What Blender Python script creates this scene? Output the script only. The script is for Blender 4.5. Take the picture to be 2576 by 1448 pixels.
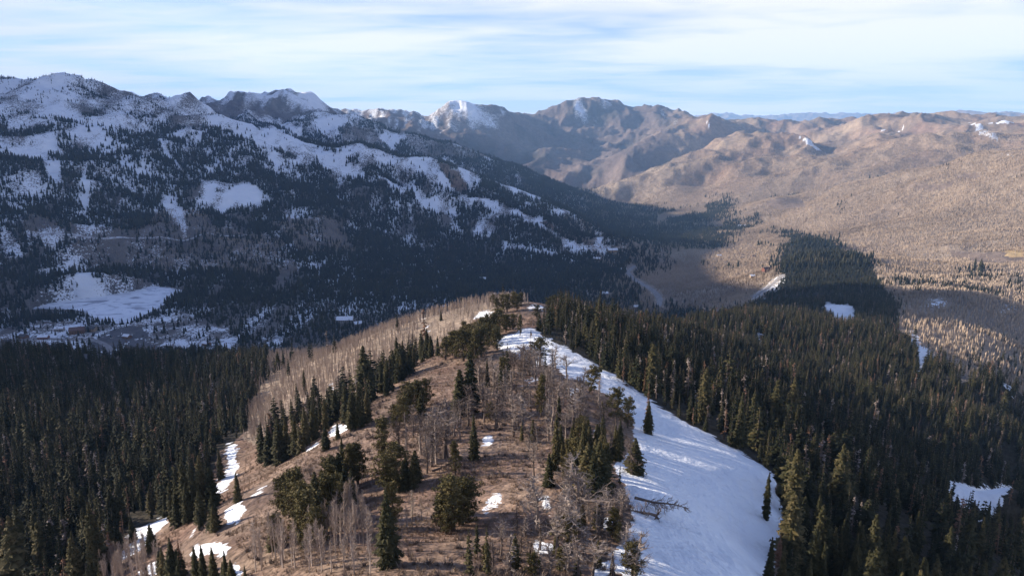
import bpy, math, random
import numpy as np
from mathutils import Vector

# ------------------------------------------------------------------ clear
for o in list(bpy.data.objects):
    bpy.data.objects.remove(o)
SC = bpy.context.scene
COL = SC.collection
R = math.radians
rng = np.random.default_rng(7)
random.seed(7)

# ------------------------------------------------------------------ camera
PITCH = R(12.98)
FPX = 1805.0                       # focal length for a picture 2575 wide
cam_d = bpy.data.cameras.new("camera")
cam_d.sensor_width = 36.0
cam_d.lens = 36.0 * FPX / 2575.0
cam_d.clip_start = 1.0
cam_d.clip_end = 120000.0
cam = bpy.data.objects.new("camera", cam_d)
COL.objects.link(cam)
cam.location = (0, 0, 0)
cam.rotation_euler = (R(90) - PITCH, 0, 0)
SC.camera = cam

# ------------------------------------------------------------------ light
SUN_AZ = R(-75)      # measured from +Y (view direction) towards +X; negative = left
SUN_EL = R(18)
sd = bpy.data.lights.new("sun", 'SUN')
sd.energy = 5.0
sd.angle = R(0.5)
sd.color = (1.0, 0.87, 0.72)
sun = bpy.data.objects.new("sun", sd)
COL.objects.link(sun)
svec = Vector((math.sin(SUN_AZ) * math.cos(SUN_EL), math.cos(SUN_AZ) * math.cos(SUN_EL), math.sin(SUN_EL)))
sun.rotation_euler = (-svec).to_track_quat('-Z', 'Y').to_euler()

W = bpy.data.worlds.new("World")
SC.world = W
W.use_nodes = True

def nodes(nt):
    nt.nodes.clear()
    def N(t, **kw):
        n = nt.nodes.new(t)
        for k, v in kw.items():
            if k.startswith('i_'):
                n.inputs[k[2:]].default_value = v
            else:
                setattr(n, k, v)
        return n
    def L(a, ao, b, bi):
        nt.links.new(a.outputs[ao], b.inputs[bi])
    return N, L

def build_world():
    N, L = nodes(W.node_tree)
    sky = N('ShaderNodeTexSky', sky_type='NISHITA', sun_disc=False)
    sky.sun_elevation = SUN_EL
    sky.sun_rotation = SUN_AZ
    sky.altitude = 2600
    sky.air_density = 1.0
    sky.dust_density = 1.2
    sky.ozone_density = 1.6
    tc = N('ShaderNodeTexCoord')
    sep = N('ShaderNodeSeparateXYZ')
    L(tc, 'Generated', sep, 0)
    # project the view direction on a cloud sheet high above
    mz = N('ShaderNodeMath', operation='MAXIMUM'); mz.inputs[1].default_value = 0.0
    L(sep, 'Z', mz, 0)
    ad = N('ShaderNodeMath', operation='ADD'); ad.inputs[1].default_value = 0.055
    L(mz, 0, ad, 0)
    dx = N('ShaderNodeMath', operation='DIVIDE'); L(sep, 'X', dx, 0); L(ad, 0, dx, 1)
    dy = N('ShaderNodeMath', operation='DIVIDE'); L(sep, 'Y', dy, 0); L(ad, 0, dy, 1)
    cb = N('ShaderNodeCombineXYZ'); L(dx, 0, cb, 0); L(dy, 0, cb, 1)
    mp = N('ShaderNodeMapping'); L(cb, 0, mp, 0)
    mp.inputs['Rotation'].default_value = (0, 0, R(22))
    mp.inputs['Scale'].default_value = (0.26, 0.40, 1)
    mp.inputs['Location'].default_value = (1.7, 0.55, 0)
    n1 = N('ShaderNodeTexNoise'); n1.inputs['Scale'].default_value = 1.0
    n1.inputs['Detail'].default_value = 6; n1.inputs['Roughness'].default_value = 0.46
    n1.inputs['Distortion'].default_value = 0.55
    L(mp, 0, n1, 'Vector')
    mp2 = N('ShaderNodeMapping'); L(cb, 0, mp2, 0)
    mp2.inputs['Rotation'].default_value = (0, 0, R(16))
    mp2.inputs['Scale'].default_value = (0.8, 1.5, 1)
    n2 = N('ShaderNodeTexNoise'); n2.inputs['Scale'].default_value = 1.9
    n2.inputs['Detail'].default_value = 5; n2.inputs['Roughness'].default_value = 0.5
    n2.inputs['Distortion'].default_value = 0.8
    L(mp2, 0, n2, 'Vector')
    mx = N('ShaderNodeMath', operation='MULTIPLY_ADD')
    L(n2, 'Fac', mx, 0); mx.inputs[1].default_value = 0.26; L(n1, 'Fac', mx, 2)
    cr = N('ShaderNodeValToRGB')
    cr.color_ramp.elements[0].position = 0.42; cr.color_ramp.elements[0].color = (.12, .12, .12, 1)
    cr.color_ramp.elements[1].position = 0.70; cr.color_ramp.elements[1].color = (1, 1, 1, 1)
    e = cr.color_ramp.elements.new(0.56); e.color = (0.62, 0.62, 0.62, 1)
    L(mx, 0, cr, 0)
    # thin sheet thickens towards the horizon
    hz = N('ShaderNodeMapRange'); L(sep, 'Z', hz, 0)
    hz.inputs[1].default_value = 0.0; hz.inputs[2].default_value = 0.16
    hz.inputs[3].default_value = 0.62; hz.inputs[4].default_value = 0.0
    am = N('ShaderNodeMath', operation='MAXIMUM'); L(cr, 0, am, 0); L(hz, 0, am, 1)
    zf = N('ShaderNodeMapRange'); L(sep, 'Z', zf, 0)      # the overhead sky is clearer
    zf.inputs[1].default_value = 0.24; zf.inputs[2].default_value = 0.6
    zf.inputs[3].default_value = 0.9; zf.inputs[4].default_value = 0.2
    am2 = N('ShaderNodeMath', operation='MULTIPLY'); L(am, 0, am2, 0); L(zf, 0, am2, 1)
    cc = N('ShaderNodeMix', data_type='RGBA')
    L(am2, 0, cc, 0)
    skm = N('ShaderNodeMix', data_type='RGBA', blend_type='MULTIPLY'); skm.inputs[0].default_value = 1.0
    L(sky, 0, skm, 6); skm.inputs[7].default_value = SKY_TINT
    L(skm, 2, cc, 6)
    hb_ = N('ShaderNodeMapRange'); L(sep, 'Z', hb_, 0)
    hb_.inputs[1].default_value = 0.0; hb_.inputs[2].default_value = 0.3; hb_.inputs[3].default_value = 1.45; hb_.inputs[4].default_value = 0.95
    cv = N('ShaderNodeVectorMath', operation='SCALE'); cv.inputs[0].default_value = CLOUD_COL[:3]; L(hb_, 0, cv, 'Scale')
    L(cv, 0, cc, 7)
    bg = N('ShaderNodeBackground'); L(cc, 2, bg, 0)
    bg.inputs[1].default_value = SKY_STR
    out = N('ShaderNodeOutputWorld'); L(bg, 0, out, 0)

SKY_STR = 0.065
HAZE_D = 3.7e-5
HAZE_C = (0.34, 0.60, 1.0, 1)
SKY_TINT = (0.48, 0.84, 1.42, 1)
CLOUD_COL = (6.9, 6.5, 6.5, 1)
build_world()

vs = SC.view_settings
SC.display_settings.display_device = 'sRGB'
vs.view_transform = 'Standard'
vs.look = 'None'
vs.exposure = 1.2
vs.gamma = 1.0
vs.use_curve_mapping = False
SC.render.engine = 'CYCLES'
cy = SC.cycles
cy.max_bounces = 4
cy.diffuse_bounces = 2
cy.glossy_bounces = 1
cy.transmission_bounces = 1
cy.volume_bounces = 1
cy.transparent_max_bounces = 4
cy.use_denoising = True
cy.caustics_reflective = False
cy.caustics_refractive = False
SC.render.use_persistent_data = False

# ------------------------------------------------------------------ points of the land
CP, SP = math.cos(PITCH), math.sin(PITCH)
def ray(u, v):
    """azimuth and tangent of elevation of a sight line"""
    a = (np.asarray(u, float) - 1287.5) / FPX
    b = (724.0 - np.asarray(v, float)) / FPX
    y = CP + b * SP
    z = -SP + b * CP
    h = np.hypot(a, y)
    return np.arctan2(a, y), z / h

CTRL = []
def A(s):            # "u v range" triples: a spot on the land seen at (u, v), range metres away
    for t in s.split(';'):
        t = t.split()
        if not t: continue
        u, v, r = map(float, t)
        az, te = ray(u, v)
        CTRL.append((float(az), math.log(r), r * float(te)))
def Z(s):            # "u v z": a spot on level z
    for t in s.split(';'):
        t = t.split()
        if not t: continue
        u, v, z = map(float, t)
        az, te = ray(u, v)
        CTRL.append((float(az), math.log(z / float(te)), z))
def Hd(s, v=450):    # "u range z": a spot that a nearer ridge hides
    for t in s.split(';'):
        t = t.split()
        if not t: continue
        u, r, z = map(float, t)
        az, te = ray(u, v)
        CTRL.append((float(az), math.log(r), z))

# near ridge: crest, brown slope, left flank
A("1400 1440 62;1420 1300 80;1430 1150 108;1430 1050 138;1420 950 180;1350 870 232;1330 830 262;1340 800 300;1340 765 345")
Hd("1340 450 -150;1340 700 -280;1340 1100 -405", 720)
A("1000 1440 62;700 1440 75;450 1440 96;1000 1300 85;800 1300 98;650 1300 114;560 1335 118;600 1262 128")
A("1000 1150 118;850 1150 138;800 1128 150;1100 1050 145;1000 985 186;920 1052 162;1200 950 190;1100 950 200;1100 900 242;1200 880 240;1250 830 275;1250 780 340;1150 800 350")
A("1200 1300 82;1200 1150 112;1200 1440 60;1250 1050 140")
A("900 990 262;1000 930 285;1050 880 320;800 1000 300;700 1000 350;800 900 450;900 862 455;1000 822 430;1100 795 405;1200 768 400;1300 757 385;700 892 520;650 905 540")
A("650 1100 250;620 1000 380;620 1150 228;700 1125 205;760 1060 230;720 1170 165")
Hd("900 600 -232;900 900 -365;700 700 -292;700 1000 -392;1100 600 -225;1100 850 -350;1450 520 -170;1450 800 -300", 800)
# left forest basin
A("600 1200 205;500 1250 190;400 1310 172;320 1390 155;200 1448 150;590 1130 240;200 1300 203;0 1448 172;0 1300 215;100 1200 262;300 1200 255;450 1150 258;300 1100 322;0 1100 332;300 1000 425;0 1000 440;500 1000 402;500 925 530;300 935 530;0 925 560;300 900 620;0 895 650;550 892 580")
Hd("300 750 -305;0 800 -312;300 950 -392;0 1000 -397;550 700 -285;550 900 -385", 850)
A("-300 1000 430;-300 895 650;-300 1200 260;-300 1440 170;-700 1000 420;-700 1300 200")
Hd("-700 750 -300;-1200 700 -300;-700 1000 -390;-1400 300 -120", 850)
# snow strip and the slope right of it
A("1500 1000 158;1640 1018 174;1700 1100 147;1850 1148 143;1940 1200 136;1960 1300 119;1900 1400 98;1930 1448 90;1700 1400 73;1700 1250 94;1650 1150 119;1560 950 196;1485 905 226;1400 860 246;1560 1300 78;1560 1440 63")
A("1700 1000 216;1900 1100 203;2050 1200 172;2050 1350 134;2100 1440 117;2300 1440 148;2575 1440 192;2575 1250 302;2300 1300 215;2450 1235 305;2300 1150 305;2100 1100 262;1900 1000 330;1700 900 330;1600 835 370;1500 805 380;1450 775 400")
A("1750 850 450;1800 900 420;2000 900 565;2200 1000 485;2400 1100 402;2575 1100 435;1600 812 480;1750 802 655;1850 785 840;1900 772 1050;1950 742 1300;2000 800 900;2100 762 1100;2050 650 1800;2000 614 2400;2250 850 830;2250 750 1180;2500 950 710;2500 850 930;2575 1000 570;2400 760 1330;2575 780 1220;2250 690 1650")
Hd("1620 620 -200;1620 900 -330;1620 1250 -425;1750 850 -250;1750 1150 -380;2900 300 -220;2900 600 -330;2900 1200 -400;3300 300 -260", 800)
# valley floor
Z("75 740 -400;240 700 -400;400 715 -400;460 730 -400;420 762 -400;330 802 -400;250 812 -400;150 802 -400;90 780 -400;250 760 -400;150 720 -400;350 740 -400")
Z("100 862 -400;300 850 -401;450 860 -403;600 850 -408;800 830 -412;900 780 -418;1100 750 -430;1300 730 -440;1450 700 -452;1450 640 -470;1600 640 -475;1550 700 -455;1650 760 -447;1600 600 -498;1650 548 -525;1600 515 -548;1560 484 -555")
Z("0 820 -398;-200 820 -396;-500 850 -390;500 770 -404;700 740 -408;900 720 -416;1500 580 -488;1500 610 -480")
Z("1700 700 -442;1800 650 -440;1850 700 -402;1950 640 -410;1700 780 -432;1760 740 -410;1800 580 -490;1900 565 -472;1780 540 -502;1700 560 -512;1950 600 -440")
# left mountain face
A("300 680 1960;170 690 1935;0 700 1880;500 690 1950;700 690 1990;800 650 2150;950 682 2120;1100 680 2230;1200 690 2260")
A("0 600 2280;200 600 2250;400 600 2250;650 590 2350;0 500 2500;200 500 2550;400 500 2600;600 540 2500;600 465 2760;700 500 2700;850 580 2500;850 500 2800;1000 600 2600;1000 520 2850;1150 600 2700;1150 520 3000;1300 620 2600;1300 560 2800;1400 600 2700")
A("0 400 2800;200 400 2850;400 400 2900;500 400 3000;700 420 3050;850 440 3120;1000 450 3180;1120 450 3150")
A("520 292 3500;600 305 3500;700 331 3450;850 371 3400;1000 393 3400;1100 404 3350;1200 440 3300;1300 475 3200;1365 498 3150;1450 545 3000;1550 590 2800;1600 612 2700")
A("0 340 3050;100 272 3350;270 282 3400;400 292 3450;0 265 3350")
A("0 200 3900;93 199 3900;187 214 3950;140 206 3920;267 233 4000;327 253 4050;367 257 4050;397 249 4050;460 252 4100;510 267 4150")
A("-300 220 3700;-300 500 2350;-300 700 1900;-800 190 3600;-800 600 2300;-1500 200 3600;-1500 600 2400")
Hd("600 4300 -130;750 4100 -190;900 4000 -290;1050 3950 -330;1200 3850 -400;1300 3700 -440;1400 3600 -475;1500 3700 -510;-300 5500 0;200 5500 -50")
# ridge behind it
A("640 318 4700;720 312 4800;800 296 4900;870 292 5000;920 305 5000;960 320 5000;1060 347 5000;1150 371 4900;1250 402 4800;1350 440 4700;1420 470 4600;1480 500 4400")
A("870 340 4600;1000 372 4600;1150 412 4450;1300 462 4200")
Hd("900 5700 -260;1200 5500 -450;1400 5500 -540;1050 5700 -380")
# high peaks
A("534 250 5600;567 250 5600;597 234 5600;630 239 5600;680 237 5600;697 233 5600;727 237 5700;767 249 5700;797 250 5800;817 265 5900;840 282 6000;860 296 6100;700 285 5200;600 280 5100")
Hd("700 7500 -200;400 7000 -250")
A("858 286 7800;885 276 7800;918 282 7800;935 278 7800;952 275 7800;995 277 7800;1008 280 7800;1035 284 7800;1058 294 7900;1067 297 7900;950 305 7100")
A("1085 293 8000;1119 277 7900;1135 265 7800;1165 253 7700;1189 265 7800;1225 270 7900;1265 275 7900;1289 284 8000;1305 294 8100;1319 296 8200")
A("1342 290 8700;1379 274 8700;1412 261 8700;1439 253 8700;1485 255 8800;1495 252 8800;1515 253 8800;1552 265 8900;1572 270 8900;1602 271 8900;1629 268 8800;1652 269 8800;1675 279 8900;1717 298 9100;1760 315 9300")
A("1200 400 6600;1300 420 6400;1400 430 6400;1480 442 6300;1250 350 7100;1350 350 7700;1430 380 7200;1550 400 6900;1600 350 7600;1650 330 7900;1500 320 8200;1150 340 6900;1560 440 6100;1100 330 7100;1180 300 7400")
Hd("900 11000 -300;1300 12000 -400;1600 12500 -500;1900 10500 -500;2200 11000 -350;1500 18000 -800;2000 18500 -800;800 18000 -800;300 12000 -300")
# sunlit hills on the right
A("1770 304 7200;1717 325 7100;1640 360 6700;1600 385 6400;1570 410 6200;1824 314 7300;1864 324 7400;1900 336 7500;1947 346 7600")
Hd("1740 6500 -330;1660 6200 -400;1830 6900 -280;1600 5900 -480")
A("1867 334 6500;1833 339 6400;1767 375 6000;1717 392 5800;1650 420 5500;1600 445 5300;1566 466 5150;1910 346 6600;1935 362 6500;1700 470 4950;1780 470 5000;1850 410 5450")
A("2000 339 6000;1960 346 5950;1935 375 5700;1920 400 5450;2027 352 6100;2064 378 5900;2127 363 6400;2000 390 5400")
A("1847 429 5050;1897 416 5150;1947 436 5050;1773 496 4650;1857 476 4600;1933 446 4700;2024 424 4800;2117 421 4800;2217 405 4900;2297 379 5000;2340 376 5000;2417 352 5100;2444 337 5300")
A("1923 512 3900;1967 499 3950;2057 502 3900;2083 482 3900;2167 456 3850;2250 436 3800;2327 426 3750;2417 409 3700;2467 392 3650;2575 382 3500;2800 362 3300")
Hd("2100 4300 -335;2300 4250 -330;2500 4100 -260;2000 4350 -400;2700 4000 -240")
A("1983 402 5500;2067 389 5700;2117 369 6000;2177 349 6300;2240 298 7000;2264 304 7000;2317 304 7000;2384 297 6900;2450 308 6800;2517 306 6800;2575 303 6800;2700 300 6800;2250 340 6200;2350 340 6000;2420 330 5900;2480 350 5700")
A("2007 332 7800;2044 321 7900;2084 312 8000;2100 316 8000;2150 308 8200;2200 304 8300")
A("1877 326 14000;1930 316 14000;1984 313 14000;2017 316 14000;2037 319 14000;1800 330 14000")
A("2154 304 22000;2210 294 22000;2317 292 22000;2367 291 22000;2447 286 22000;2480 292 22000;2534 286 22000;2575 296 22000;2700 290 22000;3000 300 22000")
A("1700 306 30000;1780 303 30000;1850 300 30000;1950 299 30000;2080 303 30000;2150 306 30000;1200 310 30000;500 310 30000;2600 310 30000;0 310 30000")
Hd("1900 26500 -900;1300 26500 -900;2400 26500 -800;700 26500 -900")
A("2000 560 3300;2200 560 3050;2400 500 3000;2575 480 2900;2200 480 3500;2575 600 2350;2400 600 2450;2200 640 2400;2575 700 1600;2400 700 1700;2900 600 2200;2900 450 2900")
Hd("20 6000 40;20 7000 40;20 8200 0;-40 4500 120;-60 4700 150;0 5000 100;60 5200 60;120 5000 40;-60 5400 120;-60 6200 150;0 6800 100;-50 5800 130;0 5500 60;0 9000 0;150 7500 0;-100 7500 150;-100 9000 100;-80 10500 0;-60 12500 -100;40 11000 -100;100 9000 0")
# unseen high range added left of the picture, shaped to shade the valley
SHADE_WALL = np.array(((1200, 1400), (1400, 1445), (1560, 1475), (1740, 1462), (1910, 1385), (2150, 1400), (2600, 1420), (3150, 1440), (3450, 1445), (3880, 1440), (4575, 1450), (5100, 1480), (5430, 1560), (5900, 1430), (6500, 1410)))
for yy in np.arange(1200, 6501, 130.0):
    zz = float(np.interp(yy, SHADE_WALL[:, 0], SHADE_WALL[:, 1]))
    dd = min(2000.0, (5000 - .8 * yy) / .786)
    xx, y2, z2 = -5000 + dd, yy - .268 * dd, zz - .3364 * dd
    CTRL.append((math.atan2(xx, y2), math.log(math.hypot(xx, y2)), z2))
    if int(yy) % 390 == 30: CTRL.append((math.atan2(xx * 1.5, y2 * 1.4), math.log(math.hypot(xx * 1.5, y2 * 1.4)), z2 * .4))
Hd("3400 3000 -100;3400 1500 -350;3400 7000 -100;-1500 1200 -390;-2500 2500 -100;-2500 600 -300", 500)
Hd("600 30 -42;1287 30 -36;2000 30 -42;-500 40 -60;3200 40 -60;-2500 120 -120;4500 120 -120", 1300)

# ------------------------------------------------------------------ noise
def _h(ix, iy, seed):
    h = (ix.astype(np.int64) * 374761393 + iy.astype(np.int64) * 668265263 + seed * 974634777) & 0xFFFFFFFF
    h = ((h ^ (h >> 13)) * 1274126177) & 0xFFFFFFFF
    return (h ^ (h >> 16)) & 0xFFFFFFFF
def pn(x, y, seed=0):
    ix = np.floor(x); iy = np.floor(y)
    fx = x - ix; fy = y - iy
    u = fx * fx * fx * (fx * (fx * 6 - 15) + 10); v = fy * fy * fy * (fy * (fy * 6 - 15) + 10)
    def g(ox, oy):
        a = _h(ix + ox, iy + oy, seed) * (2 * math.pi / 4294967296.0)
        return np.cos(a) * (fx - ox) + np.sin(a) * (fy - oy)
    n00, n10, n01, n11 = g(0, 0), g(1, 0), g(0, 1), g(1, 1)
    return 1.5 * ((n00 + u * (n10 - n00)) * (1 - v) + (n01 + u * (n11 - n01)) * v)
def fbm(x, y, lam, octs=4, seed=0, rough=0.5):
    s = 0; a = 1.0; t = 0
    for k in range(octs):
        s = s + a * pn(x / lam + 17.3 * k, y / lam - 9.1 * k, seed + k); t += a
        a *= rough; lam = lam / 2.03
    return s / t
def sst(x, a, b):
    t = np.clip((x - a) / (b - a), 0, 1)
    return t * t * (3 - 2 * t)

# ------------------------------------------------------------------ height grid (azimuth x log range)
DTH = 0.00115
DLN = 0.0062
thf = np.arange(-0.72, 0.7201, DTH)
gl = [-0.72]; st = DTH
while gl[-1] > -1.45:
    st = min(st * 1.06, 0.012); gl.append(gl[-1] - st)
gr = [thf[-1]]; st = DTH
while gr[-1] < 1.1:
    st = min(st * 1.06, 0.012); gr.append(gr[-1] + st)
TH = np.concatenate([np.array(gl[:0:-1]), thf, np.array(gr[1:])])
LR = np.arange(math.log(24.0), math.log(32000.0), DLN)
NT, NR = len(TH), len(LR)

C = np.array(CTRL)
_c2 = 0.014 ** 2
def _phi(d2): return np.sqrt(d2 + _c2)
_n = len(C)
_K = _phi((C[:, None, 0] - C[None, :, 0]) ** 2 + (C[:, None, 1] - C[None, :, 1]) ** 2)
_M = np.zeros((_n + 3, _n + 3)); _M[:_n, :_n] = _K + np.eye(_n) * 1e-5
_M[:_n, _n] = _M[_n, :_n] = 1; _M[:_n, _n + 1] = _M[_n + 1, :_n] = C[:, 0]; _M[:_n, _n + 2] = _M[_n + 2, :_n] = C[:, 1]
def solve(vals): return np.linalg.solve(_M, np.concatenate([vals, [0, 0, 0]]))
def rbf(th, lr, _w):
    out = np.empty(th.shape, np.float64)
    for i in range(0, th.shape[0], 64):
        a = th[i:i + 64]; b = lr[i:i + 64]
        s = _w[_n] + _w[_n + 1] * a + _w[_n + 2] * b
        for k in range(_n):
            s = s + _w[k] * np.sqrt((a - C[k, 0]) ** 2 + (b - C[k, 1]) ** 2 + _c2)
        out[i:i + 64] = s
    return out
_ti = np.concatenate([np.arange(0, NT, 3), [NT - 1]]); _ti = np.unique(_ti)
_ri = np.unique(np.concatenate([np.arange(0, NR, 3), [NR - 1]]))
_tt, _rr = np.meshgrid(TH[_ti], LR[_ri], indexing='ij')
def _cubic(zc, xc, x):      # Catmull-Rom along axis 0
    i = np.clip(np.searchsorted(xc, x, side='right') - 1, 0, len(xc) - 2)
    t = ((x - xc[i]) / (xc[i + 1] - xc[i]))[:, None]
    p0 = zc[np.maximum(i - 1, 0)]; p1 = zc[i]; p2 = zc[i + 1]; p3 = zc[np.minimum(i + 2, len(xc) - 1)]
    return p1 + 0.5 * t * (p2 - p0 + t * (2 * p0 - 5 * p1 + 4 * p2 - p3 + t * (3 * (p1 - p2) + p3 - p0)))
def field(vals):
    zc = rbf(_tt, _rr, solve(vals))
    return _cubic(_cubic(zc, TH[_ti], TH).T, LR[_ri], LR).T.copy()
ZG = field(C[:, 2])
TT, RR = np.meshgrid(TH, np.exp(LR), indexing='ij')
XG = RR * np.sin(TT); YG = RR * np.cos(TT)

# shape noise: every wavelength only where it is small against the range
NZ = np.zeros_like(ZG)
for lam, seed in ((2600, 1), (1300, 2), (640, 3), (320, 4), (150, 5), (75, 6), (36, 7), (17, 8), (8, 9), (4, 10), (2, 11), (1.0, 12)):
    w = sst(RR, lam * 2.2, lam * 5.0) * (1 - sst(RR, lam * 300, lam * 600))
    if lam > 60:
        w = w * sst(RR, 500, 1500)
    rows = np.where(w[0] > 0)[0]
    if len(rows) == 0: continue
    a, b = rows[0], rows[-1] + 1
    n = pn(XG[:, a:b] / lam, YG[:, a:b] / lam, seed)
    if lam >= 70:
        n = (0.36 - np.abs(n) * 1.5)            # ridged
    k = 0.046 if lam >= 100 else (0.026 if lam > 30 else 0.011)
    zz = ZG[:, a:b]; rr = RR[:, a:b]; tt = TT[:, a:b]
    fl = sst(zz, -430, -330) * 0.85 + 0.15      # level floor of the valley
    fl = np.where((rr < 800) | (rr > 5000), 1.0, fl)
    mt = 1.0 + (1.7 if lam < 1000 else .3) * sst(rr, 4200, 5600)
    if 60 < lam < 700:                      # gullied north face
        mt = mt + 0.9 * sst(rr, 1900, 2500) * (1 - sst(rr, 4200, 4600)) * sst(-tt, -0.02, 0.1)
    if 30 < lam < 400:                      # craggy crests
        mt = mt + 2.2 * sst(rr, 3300, 3900) * sst(-tt, 0.2, 0.3) + .8 * sst(rr, 6800, 7600) * sst(.26 - tt, 0, .03)
    mt = mt * (1 - .88 * sst(-tt, .635, .68) * (rr > 2000))
    NZ[:, a:b] += n * lam * k * w[:, a:b] * fl * mt

def grid_at(G, th, lr):
    i = np.clip(np.searchsorted(TH, th, side='right') - 1, 0, NT - 2)
    j = np.clip(((lr - LR[0]) / DLN).astype(int), 0, NR - 2)
    a = (th - TH[i]) / (TH[i + 1] - TH[i]); b = (lr - LR[j]) / DLN
    return (G[i, j] * (1 - a) + G[i + 1, j] * a) * (1 - b) + (G[i, j + 1] * (1 - a) + G[i + 1, j + 1] * a) * b
# the outlines seen in the photograph hold with the crags included
NC = grid_at(NZ, np.clip(C[:, 0], TH[0], TH[-1] - 1e-6), np.clip(C[:, 1], LR[0], LR[-1] - 1e-6))
ZG = field(C[:, 2] - NC * (np.exp(C[:, 1]) > 1000)) + NZ

def zat(th, lr): return grid_at(ZG, th, lr)
def ground(x, y):
    x = np.asarray(x, float); y = np.asarray(y, float)
    return zat(np.arctan2(x, y), np.log(np.hypot(x, y)))
def spot(u, v, rmin=30.0):
    """where the sight line (u, v) first meets the land"""
    az, te = ray(u, v)
    i = int(np.clip(np.searchsorted(TH, az) - 1, 0, NT - 2))
    a = (az - TH[i]) / (TH[i + 1] - TH[i])
    col = (ZG[i] * (1 - a) + ZG[i + 1] * a) / np.exp(LR)
    j0 = max(0, int((math.log(rmin) - LR[0]) / DLN))
    hit = np.where(col[j0:] >= te)[0]
    if len(hit) == 0:
        j = NR - 1
    else:
        j = hit[0] + j0
    if j > 0 and len(hit):
        c0, c1 = col[j - 1], col[j]
        f = (te - c0) / (c1 - c0) if c1 != c0 and c0 < te else 1.0
        lr = LR[j - 1] + f * DLN
    else:
        lr = LR[j]
    r = math.exp(lr)
    x, y = r * math.sin(az), r * math.cos(az)
    return x, y, float(zat(np.array([az]), np.array([lr]))[0])

# highest sight line met so far: which cells can be seen at all
SL = ZG / RR
RUN = np.maximum.accumulate(SL, axis=1)
RUNB = np.concatenate([np.full((NT, 1), -9.0), RUN[:, :-1]], axis=1)
VIS = (ZG + 16) / RR > RUNB - 0.002

# ------------------------------------------------------------------ ground cover, as outlines on the land
LRG = np.log(RR)
def outline(pts):
    """outline given by sight lines -> points on the land (azimuth, log range)"""
    out = []
    for u, v in pts:
        x, y, z = spot(u, v)
        out.append((math.atan2(x, y), math.log(math.hypot(x, y))))
    return np.array(out)
def T1(s, kx=1.0, ox=0.0, ky=1.0, oy=0.0):
    return [(float(p.split()[0]) * kx + ox, float(p.split()[1]) * ky + oy) for p in s.split(',') if p.strip()]
def Ta(s): return T1(s, .3335, 0, .3335, 167.7)
def Tb(s): return T1(s, .3335, 858.4, .3335, 167.7)
def Tc(s): return T1(s, .3335, 1716.8, .3335, 234.7)
def Td(s): return T1(s, .2357, 201.2, .2357, 1106.4)
def Te(s): return T1(s, .2548, 603.5, .2548, 737.6)
def Tf(s): return T1(s, .2548, 1140.0, .2548, 737.6)
def inside(poly, th, lr):
    c = np.zeros(th.shape, bool)
    j = len(poly) - 1
    for i in range(len(poly)):
        x1, y1 = poly[i]; x2, y2 = poly[j]
        if y1 != y2:
            c ^= ((y1 > lr) != (y2 > lr)) & (th < (x2 - x1) * (lr - y1) / (y2 - y1) + x1)
        j = i
    return c
# outlines wobble by a few pixels' worth so that no edge is straight
WTH = TT + 0.0035 * fbm(TT * 1000, LRG * 1000, 26, 3, 61) * 1.6
WLR = LRG + 0.010 * fbm(TT * 1000, LRG * 1000, 26, 3, 62) * 1.6
def paint(arr, polys, val, wob=True, mode='set'):
    for p in polys:
        q = outline(p)
        i0 = max(0, np.searchsorted(TH, q[:, 0].min() - .012)); i1 = min(NT, np.searchsorted(TH, q[:, 0].max() + .012))
        j0 = max(0, int((q[:, 1].min() - .04 - LR[0]) / DLN)); j1 = min(NR, int((q[:, 1].max() + .04 - LR[0]) / DLN) + 1)
        if i1 <= i0 or j1 <= j0: continue
        s = (slice(i0, i1), slice(j0, j1))
        m = inside(q, WTH[s] if wob else TT[s], WLR[s] if wob else LRG[s])
        if mode == 'set': arr[s] = np.where(m, val, arr[s])
        else: arr[s] = np.where(m, arr[s] * val, arr[s])

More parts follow.
